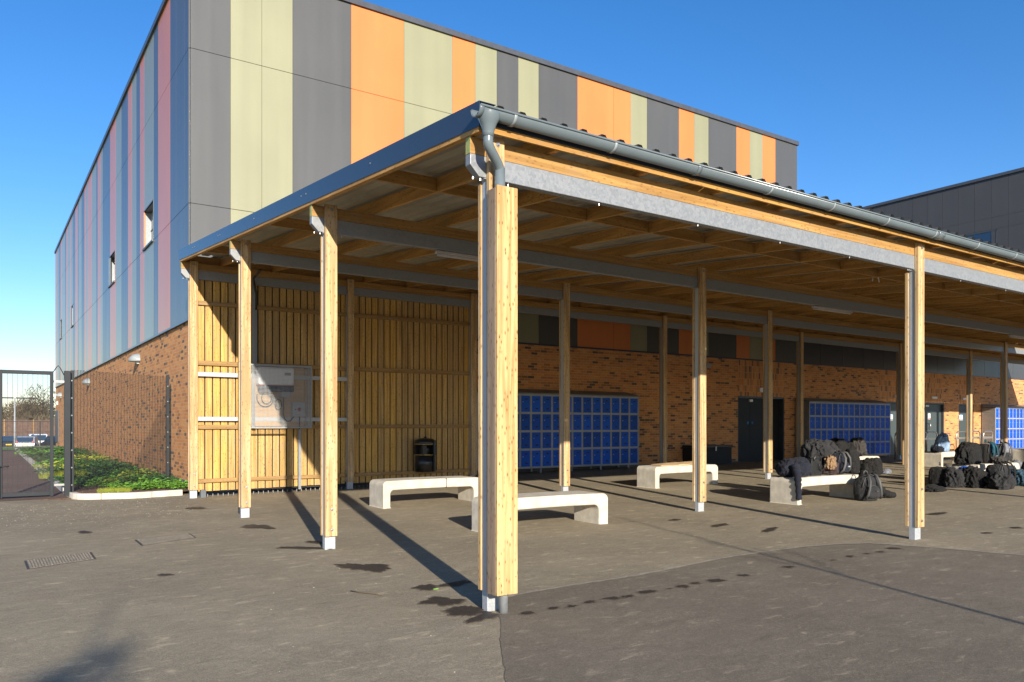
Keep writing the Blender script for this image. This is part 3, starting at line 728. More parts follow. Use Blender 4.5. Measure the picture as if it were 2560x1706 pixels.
# litter bin
bn = thing('litter_bin', 'round black litter bin with gold bands against the slatted fence', 'bin', (5.03, 10.6, .46))
cx, cy = 5.03, 10.62
bd = MB(); bd.tube([(cx, cy, .47), (cx, cy, .85)], .235, 28); bd.build('body', 'black', bn)
md = MB()
for a in range(4):
    t = a*pi/2+.9; md.box(cx+.19*cos(t)-.05, cx+.19*cos(t)+.05, cy+.19*sin(t)-.05, cy+.19*sin(t)+.05, .85, 1.08)
md.tube([(cx, cy, .85), (cx, cy, 1.08)], .14, 20); md.build('opening_frame', 'black', bn)
ld = MB(); ld.tube([(cx, cy, 1.07), (cx, cy, 1.17), (cx, cy, 1.21), (cx, cy, 1.235)], [.25, .25, .17, .05], 28); ld.tube([(cx, cy, 1.225), (cx, cy, 1.27)], [.04, .015], 10); ld.build('lid', 'black', bn)
for z in (.845, 1.09): MB().tube([(cx, cy, z), (cx, cy, z+.012)], .2535 if z > 1 else .239, 28).build('gold_band', 'gold', bn)
B(cx+.08, cx+.13, cy-.26, cy-.20, .48, 1.16).build('hinge_post', 'black', bn); B(cx-.1, cx+.1, 10.80, 10.872, .55, .75).build('wall_bracket', 'black', bn)

# ================================================================== BENCHES
def bench_mesh(L=1.98, W=.60, H=.472):
    # side profile (arch with rounded corners), swept over the depth, bowed in plan
    R, r, lw, st = .085, .075, .15, .165
    outer = [(0, 0)]+[(R-R*cos(t), H-R+R*sin(t)) for t in [pi/2*i/6 for i in range(7)]]
    outer += [(R+(L-2*R)*i/12, H) for i in range(1, 12)]
    outer += [(L-R+R*sin(t), H-R+R*cos(t)) for t in [pi/2*i/6 for i in range(7)]]+[(L, 0)]
    inner = [(lw, 0)]+[(lw+r-r*cos(t), H-st-r+r*sin(t)) for t in [pi/2*i/6 for i in range(7)]]
    inner += [(lw+r+(L-2*lw-2*r)*i/12, H-st) for i in range(1, 12)]
    inner += [(L-lw-r+r*sin(t), H-st-r+r*cos(t)) for t in [pi/2*i/6 for i in range(7)]]+[(L-lw, 0)]
    n = len(outer); vs = []
    def bow(x): return .11*(1-((x-L/2)/(L/2))**2)
    for off in (0, W):
        for p in outer+inner: vs.append((p[0], off+bow(p[0]), p[1]))
    m = 2*n; fs = []
    for i in range(n-1):
        fs += [(i, i+1, m+i+1, m+i)[::-1], (n+i, n+i+1, m+n+i+1, m+n+i), (i, n+i, n+i+1, i+1)[::-1], (m+i, m+n+i, m+n+i+1, m+i+1)]
    fs += [(0, m, m+n, n), (n-1, 2*n-1, m+2*n-1, m+n-1)]
    return MB().add(vs, fs)
proto = None
BL = [(2.33, 7.02, 'pale concrete arch bench with a crack across it, left of the corner post', 1),
      (2.24, 3.37, 'pale concrete arch bench whose left half is hidden by the corner post', 0),
      (8.68, 6.96, 'pale concrete arch bench with torn cardboard lying on it', 0),
      (8.465, 3.24, 'concrete arch bench loaded with coats and a leather bag', 0),
      (15.55, 7.15, 'concrete arch bench behind the coat pile, loaded with fur-hooded jackets', 0),
      (15.2, 3.42, 'concrete arch bench surrounded by the heap of school bags at right', 0),
      (21.5, 7.5, 'far concrete arch bench just right of the tall front post', 0),
      (26.9, 7.4, 'concrete bench cut off by the right edge of the photo', 0)]
for x, y, lab, crack in BL:
    z = g(x+.5, y+.3)-.01
    o = thing('concrete_bench', lab, 'bench', (x, y, z), 'concrete benches under the canopy')
    if proto is None:
        mb = bench_mesh(); mb.v = [(a+x, b+y, c+z) for a, b, c in mb.v]
        proto = mb.build('bench_slab', 'concrete', o, bevel=.022); proto.modifiers['bevel'].segments = 3
    else:
        c = proto.copy(); COL.objects.link(c); c.parent = o
    if crack:
        k = MB(); k.box(x+1.28, x+1.292, y+.098, y+.62, z+.30, z+.475); k.build('joint_gap', 'blackm', o)
cdm = MB()
random.seed(3)
for k in range(4):
    x0 = 9.0+k*.28; y0 = 7.10+random.random()*.1; zz = g(9, 7)+.468+k*.005
    cdm.hexa([(x0, y0, zz), (x0+.6, y0-.04, zz), (x0+.55, y0+.32, zz+.0), (x0+.05, y0+.36, zz)]+[(x0, y0, zz+.012), (x0+.6, y0-.04, zz+.010), (x0+.55, y0+.32, zz+.05), (x0+.05, y0+.36, zz+.025)])
tag(cdm.build('cardboard_sheet', 'card'), 'torn brown cardboard sheets lying on a concrete bench', 'cardboard')

# ================================================================== LOCKERS
def lockers(x0, n, z0, z1, yf, lab, skip=0, cw_=.361):
    z_leg = .16; yb = 12.79; x1 = x0+n*cw_
    t = thing('locker_bank', lab, 'lockers', (x0, yf, z0-z_leg), 'blue locker banks along the brick wall')
    b = MB(); b.box(x0, x1, yf+.006, yb, z0, z1); b.build('carcass', 'lgrey', t)
    h = (z1-z0)/4
    fm = MB()
    for r in range(5): fm.box(x0, x1, yf-.014, yf+.006, z0+r*h-.018, z0+r*h+.018)
    for c in range(n+1):
        for r in range(4): fm.box(x0+c*cw_-.018, x0+c*cw_+.018, yf-.012, yf+.006, z0+r*h+.022, z0+(r+1)*h-.022)
    # hinge lugs
    for c in range(n):
        for r in range(4):
            xr = x0+(c+1)*cw_-.024
            for q in (.12, .30): fm.box(xr-.022, xr, yf-.016, yf-.006, z0+r*h+q-.04, z0+r*h+q+.04)
    fm.build('frame', 'lgrey', t)
    ct = MB(); xa, xb = x0-.02, x1+.02
    ct.prism([(yf-.03, z1+.022), (yf-.03, z1+.05), (yb, z1+.19), (yb, z1+.022)], 0, xa, xb); ct.build('sloping_top', 'ltop', t)
    lg = MB(); c = 0
    while c <= n:
        for yy in (yf+.03, yb-.12): lg.box(x0+c*cw_-.02, x0+c*cw_+.02, yy, yy+.04, g(x0, yf)-.02, z0)
        c += 3
    lg.build('legs', 'lgrey', t)
    sp = MB()
    for k in range(18): sp.box(x0-.022, x0-.012, yf-.0, yb, z0+k*(z1-z0)/18+.01, z0+(k+1)*(z1-z0)/18-.006)
    sp.box(x0-.012, x0-.002, yf, yb, z0, z1); sp.build('side_panel', 'lside', t)
    d0 = None; rr = random.Random(int(x0*10))
    for c in range(skip, n):
        for r in range(4):
            dx = x0+c*cw_+.03; dz = z0+r*h+.03
            if d0 is None:
                m_ = MB(); dw, dh = cw_-.075, h-.06; m_.box(dx, dx+dw, yf-.010, yf+.004, dz, dz+dh)
                d0 = m_.build('locker_door', 'lblue', t, bevel=.004); base = (dx, dz)
                for q in (.09, dh-.09): B(dx+dw*.42, dx+dw*.72, yf-.0125, yf-.0095, dz+q-.018, dz+q+.018).build('vent', 'blackm', d0)
                l0 = MB().tube([(dx+dw*.18, yf-.022, dz+dh*.62), (dx+dw*.18, yf-.010, dz+dh*.62)], .014, 8).build('lock', 'bolt', d0)
            else:
                d = copy_tree(d0, t); d.location = (dx-base[0], 0, dz-base[1])
    return t
lockers(8.755-.361*4, 16, .365, 2.36, 12.2, 'blue and grey locker bank right behind the corner post', 2)
lockers(21.45, 15, .40, 2.36, 12.2, 'blue locker bank beyond the dark double door, behind the coat pile', 0, .346)
lockers(35.28, 12, .42, 2.345, 12.2, 'sunlit blue locker bank at the right edge of the photo', 0, .338)
# storage chest
ch = thing('storage_chest', 'dark low storage chest against the brick wall beside the double door', 'chest', (16.1, 12.2, .2))
B(15.6, 17.22, 12.15, 12.8, .22, .80).build('chest_body', 'blackm', ch, bevel=.01)
B(15.58, 17.25, 12.12, 12.8, .805, .88).build('lid', 'black', ch, bevel=.01); B(16.38, 16.44, 12.10, 12.12, .70, .84).build('hasp', 'bolt', ch)

# ================================================================== STEEL HOOPS
hp0 = None
HL = ['leftmost, half hidden by the grey door with figure sign', 'just right of the tall front post', 'in front of the grey double doors', 'behind the pale denim jacket', 'seen between post and brick wall', 'nearest the sunlit lockers at right']
for k, (x, yy) in enumerate([(24.93, 11), (26.35, 11), (27.12, 11), (29.38, 11), (30.55, 11), (31.6, 11)]):
    z = g(x, yy)
    o = thing('steel_hoop', 'stainless steel hoop stand '+HL[k], 'hoop stand', (x, yy, z), 'stainless steel hoop stands by the doors')
    if hp0 is None:
        m_ = MB(); W_ = .78; Hh = 1.0; R = .16
        path = [(0, 0, 0), (0, 0, Hh-R)]+[(R-R*cos(t), 0, Hh-R+R*sin(t)) for t in [pi/2*i/6 for i in range(1, 7)]]+[(W_-R+R*sin(t), 0, Hh-R+R*cos(t)) for t in [pi/2*i/6 for i in range(0, 7)]]+[(W_, 0, 0)]
        m_.tube([(a+x, b+yy, c+z) for a, b, c in path], .025, 12); hp0 = m_.build('hoop', 'stainless', o)
        hb = B(x, x+W_, yy-.02, yy+.02, z+.70, z+.78).build('cross_bar', 'stainless', o)
    else:
        c = hp0.copy(); COL.objects.link(c); c.parent = o; c = hb.copy(); COL.objects.link(c); c.parent = o

# ================================================================== BAGS AND COATS
def ico(sub):
    import bmesh
    bm = bmesh.new(); bmesh.ops.create_icosphere(bm, subdivisions=sub, radius=1)
    vs = [v.co.copy() for v in bm.verts]; fs = [tuple(v.index for v in f.verts) for f in bm.faces]; bm.free(); return vs, fs
ICO5 = ico(5); ICO3 = ico(3)
def lump(name, mat, c, size, seed, e=.8, fold=.16, freq=2.2, rib=0, rot=0, lean=0, parent=None, sag=.25, src=None, clipz=None):
    vs, fs = src or ICO5; out = []; w_, d_, h_ = size; w_ *= .84; d_ *= .84; h_ *= .88; sd = Vector((seed*7.3, seed*3.7, seed*1.9))
    for p in vs:
        q = Vector([math.copysign(abs(a)**e, a) for a in p]); q = q/max(1e-6, max(abs(q.x), abs(q.y), abs(q.z)))*(1-.35*(1-q.length/1.0) if q.length < 1 else 1) if e < .5 else q
        t = Vector((p.x, p.y, p.z*.6))*freq+sd
        warp = Vector((noise.noise(t*.7), noise.noise(t*.7+Vector((9, 1, 2))), noise.noise(t*.7+Vector((3, 8, 5)))))
        n1 = 1-2*abs(noise.noise(t*.8+warp*1.8))**.7; n2 = 1-2*abs(noise.noise(t*2.3+warp*2.2)); n3 = noise.noise(t*.55)
        n4 = 1-2*abs(noise.noise(t*4.6+warp*3)); d = fold*(n1*.62+n2*.42+n4*.10)+fold*1.3*n3
        if rib: d += .07*abs(sin(p.z*rib+n3*1.2))
        q = q*(1+d)
        if q.z < 0: q.x *= 1+sag*(-q.z)*.5; q.y *= 1+sag*(-q.z)*.5
        z = max(q.z, -.82+.05*n2)
        v = Vector((q.x*w_/2, q.y*d_/2, (z+.82)*h_/1.82))
        v.x += lean*v.z
        v = Matrix.Rotation(rot, 3, 'Z') @ v
        out.append(v+Vector(c))
    return MB().add(out, fs, True).build(name, mat, parent)
def ribbon(mb, pts, w_=.05, t=.008):
    mb.tube(pts, w_/2, 8, flat=.28)
def backpack(name, label, mat, c, size, rot=0, seed=1, strapmat='greypl', panel=None, group=None, tilt=0, front=1):
    w_, d_, h_ = size; t = thing(name, label, 'bag', c, group)
    O = Vector(c)
    def P(x, y, z): return O+Matrix.Rotation(rot, 3, 'Z') @ Matrix.Rotation(tilt, 3, 'X') @ Vector((x*w_/2, y*d_/2, z*h_))
    lump('bag_body', mat, c, size, seed, e=.62, fold=.09, freq=1.8, rot=rot, parent=t, sag=.12)
    b_ = t.children[0]
    if panel:
        pm = MB()
        vs, fs = ICO3; out = []
        for p in vs:
            q = Vector([math.copysign(abs(a)**.7, a) for a in p])
            out.append(P(q.x*.42, -.86*front+q.y*.32, .50+q.z*.44))
        pm.add(out, fs, True).build('bag_panel', panel, t)
    pk = MB(); vs, fs = ICO3; out = []
    for p in vs:
        q = Vector([math.copysign(abs(a)**.6, a) for a in p]); out.append(P(q.x*.66, -.92*front+q.y*.38, .30+q.z*.22))
    pk.add(out, fs, True).build('front_pocket', mat, t)
    s_ = MB()
    for sx in (-.45, .45):
        ribbon(s_, [P(sx*.7, -.5*front, 1.0), P(sx*.85, -1.05*front, .92), P(sx*1.05, -1.32*front, .70), P(sx*1.25, -1.34*front, .45), P(sx*1.5, -1.22*front, .2), P(sx*1.7, -.9*front, .06)], .042)
    s_.build('shoulder_strap', strapmat, t)
    zp = MB(); zp.tube([P(.62*cos(a), -1.0*front-.12*front*abs(sin(a)), .30+.24*sin(a)) for a in [pi*i/10 for i in range(11)]], .006, 5)
    zp.tube([P(.8*cos(a), -.78*front, .50+.44*sin(a)) for a in [pi*i/12 for i in range(13)]], .007, 5); zp.build('zip', 'greypl', t)
    lg_ = MB(); q0 = P(.12, -1.34*front, .34); lg_.box(q0.x-.03, q0.x+.03, q0.y-.012, q0.y+.03, q0.z-.012, q0.z+.012); lg_.build('stitched_patch', 'lampg' if seed % 20 > 10 else 'greypl', t)
    h = MB(); h.tube([P(-.2, -.1, .96), P(-.16, -.1, 1.06), P(0, -.1, 1.10), P(.16, -.1, 1.06), P(.2, -.1, .96)], .012, 8); h.build('top_handle', strapmat, t)
    return t
def coat(name, label, mat, c, size, seed, rot=0, hood=None, sleeve=None, rib=0, e=.85, fold=.24, cat='coat', group=None, lean=0, freq=2.3):
    t = thing(name, label, cat, c, group)
    lump('coat_body', mat, c, size, seed, e=e, fold=fold, freq=freq, rot=rot, parent=t, rib=rib, lean=lean)
    w_, d_, h_ = size; O = Vector(c)
    if hood:
        hm = lump('fur_trim', hood[0], O+Vector(hood[1]), hood[2], seed+9, fold=.35, freq=5.0, parent=t)
    if sleeve:
        s_ = MB(); pts = [O+Vector(p) for p in sleeve]; dense = []
        for a, b in zip(pts, pts[1:]):
            for k in range(8): dense.append(a+(b-a)*k/8)
        dense.append(pts[-1]); rs = []
        for k, p in enumerate(dense):
            u = k/len(dense); rs.append((.075-.03*u)*(1+.13*sin(k*1.7)+.1*noise.noise(p*9)))
        s_.tube(dense, rs, 14); s_.build('sleeve', mat, t)
    return t
GA, GBG = 'coats and bags piled on and around the benches', 'coats and bags piled on and around the benches'
zt4 = g(9.4, 3.5)+.462
coat('padded_coat', 'navy coat slumped over the left end of the loaded bench, sleeve hanging', 'fnavy', (8.86, 3.60, zt4), (.74, .52, .36), 11, group=GA, sleeve=[(-.28, -.22, .2), (-.36, -.33, .05), (-.385, -.36, -.12), (-.38, -.37, -.38)], fold=.2)
tt_ = thing('tote_bag', 'shiny black leather tote with handles standing on the loaded bench', 'bag', (9.38, 3.5, zt4), GA)
lump('bag_body', 'leather', (9.36, 3.60, zt4), (.36, .26, .34), 5, e=.45, fold=.04, parent=tt_, sag=-.1)
h_ = MB(); h_.tube([(9.26+.10*cos(a)+.1, 3.47, zt4+.27+.13*sin(a)) for a in [pi*i/10 for i in range(11)]], .012, 8); h_.build('handle', 'leather', tt_)
h_ = MB(); h_.tube([(9.47+.09*cos(a), 3.455, zt4+.22-.12*sin(a)) for a in [pi*i/10 for i in range(11)]], .010, 8); h_.build('handle', 'leather', tt_)
coat('parka', 'brown parka with tan fur hood beside the black leather tote', 'fbrown', (9.82, 3.62, zt4), (.42, .44, .27), 21, hood=('furl', (-.08, -.15, .10), (.24, .18, .26)), group=GA)
backpack('rucksack', 'dark navy rucksack lying in the middle of the coat pile', 'fnavy', (10.08, 3.60, zt4), (.46, .38, .44), .2, 31, group=GA)
coat('hooded_jacket', 'big black hooded jacket draped on top of the coat pile', 'fchar', (9.92, 3.82, zt4+.22), (.66, .46, .46), 41, fold=.3, group=GA, sleeve=[(.1, -.15, .35), (.22, -.24, .2), (.30, -.27, .02), (.33, -.28, -.12)])
coat('puffer_jacket', 'black quilted puffer jacket hanging at the right of the coat pile', 'fblack', (10.60, 3.60, zt4-.01), (.32, .34, .54), 51, rib=9, fold=.08, group=GA)
zt5 = g(16, 7.3)+.462
coat('winter_jacket', 'dark green-black jacket heaped on the bench behind the coat pile', 'fblack', (15.95, 7.45, zt5), (.74, .5, .54), 61, fold=.3, group=GA)
coat('fur_hood_jacket', 'black jacket with shaggy grey fur hood on the bench behind the pile', 'fblack', (16.60, 7.45, zt5), (.70, .5, .46), 71, hood=('furg', (.14, -.1, .02), (.46, .4, .48)), group=GA)
coat('sports_bag', 'crumpled black bag on the ground right of the rear bench', 'fblack', (16.45, 6.75, g(16.4, 6.7)), (.62, .50, .46), 81, fold=.25, cat='bag', group=GA)
coat('grey_scarf', 'small grey cloth lying on the ground by the crumpled black bag', 'fgrey', (17.12, 6.75, g(17, 6.7)), (.34, .25, .15), 91, cat='clothing', group=GA)
backpack('rucksack', 'charcoal rucksack with grey straps leaning on the right end of the loaded bench', 'fchar', (10.12, 2.98, g(10, 3)), (.46, .36, .50), -.25, 101, tilt=-.08, group=GA)
coat('puffer_jacket', 'black puffer jacket slumped over the charcoal rucksack at the bench end', 'fblack', (10.58, 3.18, g(10.5, 3.2)), (.42, .42, .58), 111, rib=8, fold=.08, group=GA, lean=-.25, sleeve=[(.05, -.12, .2), (.16, -.2, .10), (.26, -.24, .07), (.36, -.26, .06)])
# right-hand heap
zt6 = g(16, 3.6)+.462
coat('denim_jacket', 'pale blue denim jacket lying on the far bench by the hoops', 'fdenim', (21.95, 7.75, g(21.9, 7.7)+.46), (.50, .4, .62), 121, fold=.2, group=GA, lean=.15)
coat('jumper', 'small navy jumper on the left end of the far bench', 'fnavy', (21.62, 7.70, g(21.9, 7.7)+.46), (.36, .36, .20), 131, cat='clothing', group=GA)
coat('holdall', 'large black holdall on the left of the right-hand bench', 'fblack', (15.42, 3.74, zt6), (.78, .46, .54), 141, fold=.18, cat='bag', group=GA)
backpack('rucksack', 'black rucksack with teal back panel on the right-hand bench', 'fblack', (16.16, 3.74, zt6), (.44, .36, .50), .1, 151, panel='fteal', strapmat=M['fteal'], group=GA)
backpack('rucksack', 'grey and black rucksack at the right end of the right-hand bench', 'fchar', (16.85, 3.74, zt6), (.46, .36, .49), -.2, 161, panel='fgrey', group=GA)
coat('grey_hoodie', 'grey hoodie slipping off the right end of the bench', 'fgrey', (17.42, 3.62, g(17.2, 3.5)+.15), (.28, .3, .38), 171, cat='clothing', group=GA)
backpack('rucksack', 'dark rucksack at the left foot of the right-hand heap', 'fblack', (14.32, 3.85, g(14, 3.8)), (.46, .42, .48), .3, 181, panel='fgrey', group=GA)
coat('streaked_jacket', 'grey-streaked dark jacket on the ground left of the heap', 'fchar', (14.30, 3.50, g(14, 3.4)), (.48, .42, .44), 191, fold=.28, group=GA)
coat('rain_jacket', 'royal blue jacket peeking out below the black holdall', 'fblue', (14.98, 3.62, g(14.9, 3.6)+.24), (.34, .22, .20), 201, group=GA)
coat('duffel_coat', 'black crumpled coat in the middle front of the heap', 'fblack', (14.58, 3.22, g(14, 3.2)), (.56, .46, .45), 211, fold=.3, group=GA)
coat('anorak', 'glossy black anorak lying low in front of the heap', 'fchar', (14.72, 2.75, g(14.5, 2.7)), (.62, .46, .36), 221, fold=.32, group=GA)
backpack('rucksack', 'upright dark rucksack topped with grey fur in front of the bench', 'fchar', (15.28, 3.06, g(15.1, 3)), (.58, .44, .56), .05, 231, strapmat='fblack', group=GA)
coat('woolly_hat', 'fluffy grey hat resting on the upright dark rucksack', 'furg', (15.38, 3.1, g(15.1, 3)+.50), (.36, .28, .18), 241, fold=.3, freq=5, cat='hat', group=GA)
coat('fleece', 'dusty teal fleece spilled right of the upright rucksack', 'fdteal', (15.98, 2.92, g(15.9, 2.9)), (.56, .5, .36), 251, fold=.28, group=GA)
backpack('rucksack', 'black rucksack cut by the right edge of the photo', 'fblack', (16.72, 3.02, g(16.6, 3)), (.50, .40, .56), .35, 261, group=GA)
coat('drawstring_bag', 'navy bag low at the right edge of the photo', 'fnavy', (15.95, 2.35, g(15.8, 2.3)), (.52, .4, .28), 271, cat='bag', group=GA)
coat('dropped_jacket', 'flat dark jacket dropped on the ground beside the tall post', 'fblack', (12.85, 3.22, g(12.8, 3.2)), (.52, .4, .14), 281, fold=.3, group=GA)

# ================================================================== MANHOLE COVERS
def cover(P4, lab):
    t = thing('manhole_cover', lab, 'manhole cover', (*P4[0], g(*P4[0])), 'drain covers set in the yard')
    def quad(s, z0, z1, mat, name):
        c = (sum(p[0] for p in P4)/4, sum(p[1] for p in P4)/4)
        q = [(c[0]+(p[0]-c[0])*s, c[1]+(p[1]-c[1])*s) for p in P4]
        return MB().hexa([(x, y, g(x, y)+z0) for x, y in q]+[(x, y, g(x, y)+z1) for x, y in q]), q
    m_, q = quad(1.0, -.02, .004, '', ''); m_.build('frame', 'iron', t)
    m_, q = quad(.93, .0042, .009, '', ''); m_.build('plate', 'manhole', t)
    a, b, c, d = [Vector((*p, 0)) for p in q]; dm = MB(); nu, nv = 22, 16
    for i in range(nu):
        for j in range(nv):
            if (i+j) % 2: continue
            u, v = (i+.5)/nu, (j+.5)/nv; p = a*(1-u)*(1-v)+d*u*(1-v)+c*u*v+b*(1-u)*v
            z = g(p.x, p.y)+.0092; dm.box(p.x-.009, p.x+.009, p.y-.009, p.y+.009, z, z+.004)
    dm.build('studs', 'manhole', t)
cover([(-2.992, 4.84), (-2.987, 4.25), (-2.318, 4.51), (-2.309, 5.05)], 'rectangular cast cover nearer the left edge of the yard')
cover([(-1.746, 5.745), (-1.747, 5.204), (-1.041, 5.50), (-1.038, 5.93)], 'rectangular cast cover nearer the slatted fence')
lf = MB(); lf.hexa([(0.02, .95, g(0, 1)+.006), (.06, .93, g(0, 1)+.006), (.07, .96, g(0, 1)+.006), (.03, .98, g(0, 1)+.006)]+[(0.02, .95, g(0, 1)+.012), (.06, .93, g(0, 1)+.018), (.07, .96, g(0, 1)+.014), (.03, .98, g(0, 1)+.010)])
lf.build('leaf', 'leaf'); tag(bpy.data.objects['leaf'], 'tiny green leaf on the asphalt by the corner post shadow', 'leaf')
tw = MB(); tw.tube([(-.62, 1.33, .012), (-.58, 1.2, .016), (-.50, 1.08, .014), (-.47, 1.0, .012)], .005, 6); tag(tw.build('twig', 'twig'), 'thin curved twig lying on the asphalt left of the corner post', 'twig')
random.seed(12); dbm = MB()
for k in range(420):
    x = random.uniform(-3.2, 9); y = random.uniform(-2, 11.5); s_ = random.uniform(.002, .006); z = g(x, y)+.001
    if x < -1 and y > 7: s_ *= 1.3
    a = random.random()*6; q = [(x+s_*r_*cos(a+t), y+s_*r_*sin(a+t)) for t, r_ in ((0, 1), (1.6, .6), (3.1, 1.1), (4.7, .7))]
    dbm.hexa([(u, v, z) for u, v in q]+[(u, v, z+s_*.5) for u, v in q])
for k in range(500):
    x = random.uniform(-3.4, -.2); y = random.uniform(8, 11.4); s_ = random.uniform(.002, .007); z = g(x, y)+.001
    a = random.random()*6; q = [(x+s_*r_*cos(a+t), y+s_*r_*sin(a+t)) for t, r_ in ((0, 1), (1.6, .6), (3.1, 1.1), (4.7, .7))]
    dbm.hexa([(u, v, z) for u, v in q]+[(u, v, z+s_*.5) for u, v in q])
dbo = struct(dbm.build('grit', 'kerb'), 'stuff')

# ================================================================== PLANTING BED KERBS AND PLANTS
def kerb(pts, lab, w_=.13, h=.115, seglen=.92):
    pts = [Vector((*p, 0)) for p in pts]; L = [0]
    for a, b in zip(pts, pts[1:]): L.append(L[-1]+(b-a).length)
    t = thing('kerb', lab, 'kerb', (pts[0].x, pts[0].y, g(pts[0].x, pts[0].y)))
    def at(s):
        s = max(0, min(s, L[-1]))
        for i in range(len(L)-1):
            if s <= L[i+1]+1e-9:
                u = (s-L[i])/(L[i+1]-L[i]); d = (pts[i+1]-pts[i]).normalized(); return pts[i].lerp(pts[i+1], u), d
    s = 0
    while s < L[-1]-.05:
        e = min(s+seglen, L[-1]); m = 6; mb = MB(); ring = []
        for k in range(m+1):
            p, d = at(s+.003+(e-s-.006)*k/m); nrm = Vector((-d.y, d.x, 0)); z = g(p.x, p.y)
            a, b = p, p+nrm*w_
            ring.append([(a.x, a.y, z-.1), (a.x, a.y, z+h), (b.x, b.y, z+h), (b.x, b.y, z-.1)])
        vs = [q for r_ in ring for q in r_]; fs = [(0, 1, 2, 3), (4*m+3, 4*m+2, 4*m+1, 4*m)]
        for k in range(m):
            for c in range(4): fs.append((4*k+c, 4*(k+1)+c, 4*(k+1)+(c+1) % 4, 4*k+(c+1) % 4))
        mb.add(vs, fs).build('kerb_stone', 'kerb', t, bevel=.012); s = e
    return t
arc = [(-1.93, 12.35), (-1.92, 12.15), (-1.87, 11.95), (-1.76, 11.82), (-1.6, 11.74), (-1.466, 11.68)]
kerb([(-1.95, 40), (-1.95, 13.5)], 'long straight concrete kerb between path and planting bed', seglen=3.5)
kerb(arc+[(-.87, 11.47), (.02, 11.57)], 'curved concrete kerb around the front of the planting bed')

def leafclump(name, c, r, h, n, ls, mat, lab, cat, group, seed, flat=False):
    rr = random.Random(seed); mb = MB()
    for i in range(n):
        a = rr.random()*2*pi; q = math.sqrt(rr.random()); x = c[0]+r*q*cos(a); y = c[1]+r*q*sin(a)
        hh = h*(1-.55*q*q)*(.55+.45*noise.noise(Vector((x*6, y*6, seed)))+.2*rr.random()); z = c[2]+max(.01, hh*(.25+.75*rr.random()))
        if flat:
            th = rr.random()*6.3; l = ls*(1+rr.random()); lean = .5*rr.random()
            mb.add([(x, y, c[2]-.01), (x+.006, y+.004, c[2]-.01), (x+lean*l*cos(th), y+lean*l*sin(th), c[2]+l)], [(0, 1, 2)]); continue
        th = rr.random()*6.3; ti = rr.uniform(-.7, .9); s_ = ls*(.6+.7*rr.random())
        u = Vector((cos(th), sin(th), .25*ti)).normalized(); v = Vector((-sin(th), cos(th), ti)).normalized()
        p = Vector((x, y, z)); nn = u.cross(v)*s_*.18
        mb.add([p-u*s_, p-v*s_*.55+nn, p+u*s_, p+v*s_*.55+nn], [(0, 1, 2, 3)])
        if i % 9 == 0: mb.tube([(c[0]+(x-c[0])*.3, c[1]+(y-c[1])*.3, c[2]), (x, y, z)], .003, 4)
    return tag(mb.build(name, mat), lab, cat, group)
GP = 'plants in the bed beside the brick wall'
rp = random.Random(5)
zb_ = lambda x, y: g(x, y)+.07
near = [(-.55, 12.6, .30), (-.15, 12.7, .32), (.08, 12.3, .28), (-.9, 12.9, .30), (.18, 12.9, .26), (-.35, 13.2, .34)]
nl = ['left of centre', 'middle', 'next to the fence corner', 'leftmost', 'tucked against the plinth', 'rear']
for k, (x, y, r) in enumerate(near):
    leafclump('leafy_plant', (x, y, zb_(x, y)), r, .26, 300, .036, 'leaf', 'bright green leafy plant at the front of the bed, '+nl[k], 'plant', GP, 50+k)
leafclump('golden_grass', (-1.12, 12.45, zb_(-1.1, 12.4)), .32, .10, 900, .05, 'leafy', 'yellow-green grass tuft at the front of the bed near the kerb curve', 'plant', GP, 70, True)
leafclump('golden_grass', (-1.62, 17.5, zb_(-1.6, 17.5)), .55, .2, 900, .10, 'leafy', 'yellow-green grass tuft beside the path kerb behind the gate', 'plant', GP, 71, True)
k = 0
ORD = 'first second third fourth fifth sixth seventh eighth ninth tenth eleventh twelfth'.split()
for ri, y in enumerate((13.9, 14.7, 15.5, 16.6, 18, 19.6, 21.4, 23.5, 26, 29, 32.5, 36)):
    for x in ((-1.35, -.55, .08) if y < 24 else (-1.2, -.1)):
        wh = 'by the path kerb' if x < -1.1 else ('against the brick side wall' if x > -.2 else 'in the middle of the bed')
        xx = x+rp.uniform(-.15, .15); yy = y+rp.uniform(-.3, .3); k += 1
        o = leafclump('low_shrub', (xx, yy, zb_(xx, yy)), .48+.012*y, (.13+.16*rp.random())+.004*y, 300, .030+.0010*y, ['leafd', 'leaf', 'leafd', 'leafd', 'leafd', 'leafy', 'leafd'][k % 7], 'low shrub '+wh+', '+ORD[ri]+' from the front of the bed', 'shrub', 'evergreen shrubs beside the brick side wall', 100+k)
# mulch chips spilling on the kerb and yard
random.seed(9); cm_ = MB()
for k in range(700):
    x = random.uniform(-1.85, .3); y = random.uniform(11.75, 13.4)
    if y < 11.75+.0: continue
    z = g(x, y)+.072; s_ = random.uniform(.008, .022); a = random.random()*6
    cm_.add([(x, y, z), (x+s_*cos(a), y+s_*sin(a), z+.012*random.random()), (x+s_*.4*cos(a+1.5), y+s_*.4*sin(a+1.5), z+.010)], [(0, 1, 2)])
for k in range(260):
    a = random.gauss(0, .2); b = random.gauss(0, .10); x, y = -2.02+a, 12.15+b
    z = g(x, y)+.004; s_ = random.uniform(.01, .03); a = random.random()*6
    cm_.add([(x, y, z), (x+s_*cos(a), y+s_*sin(a), z+.014*random.random()), (x+s_*.4*cos(a+1.5), y+s_*.4*sin(a+1.5), z+.012)], [(0, 1, 2)])
struct(cm_.build('bark_chips', 'soil'), 'stuff')

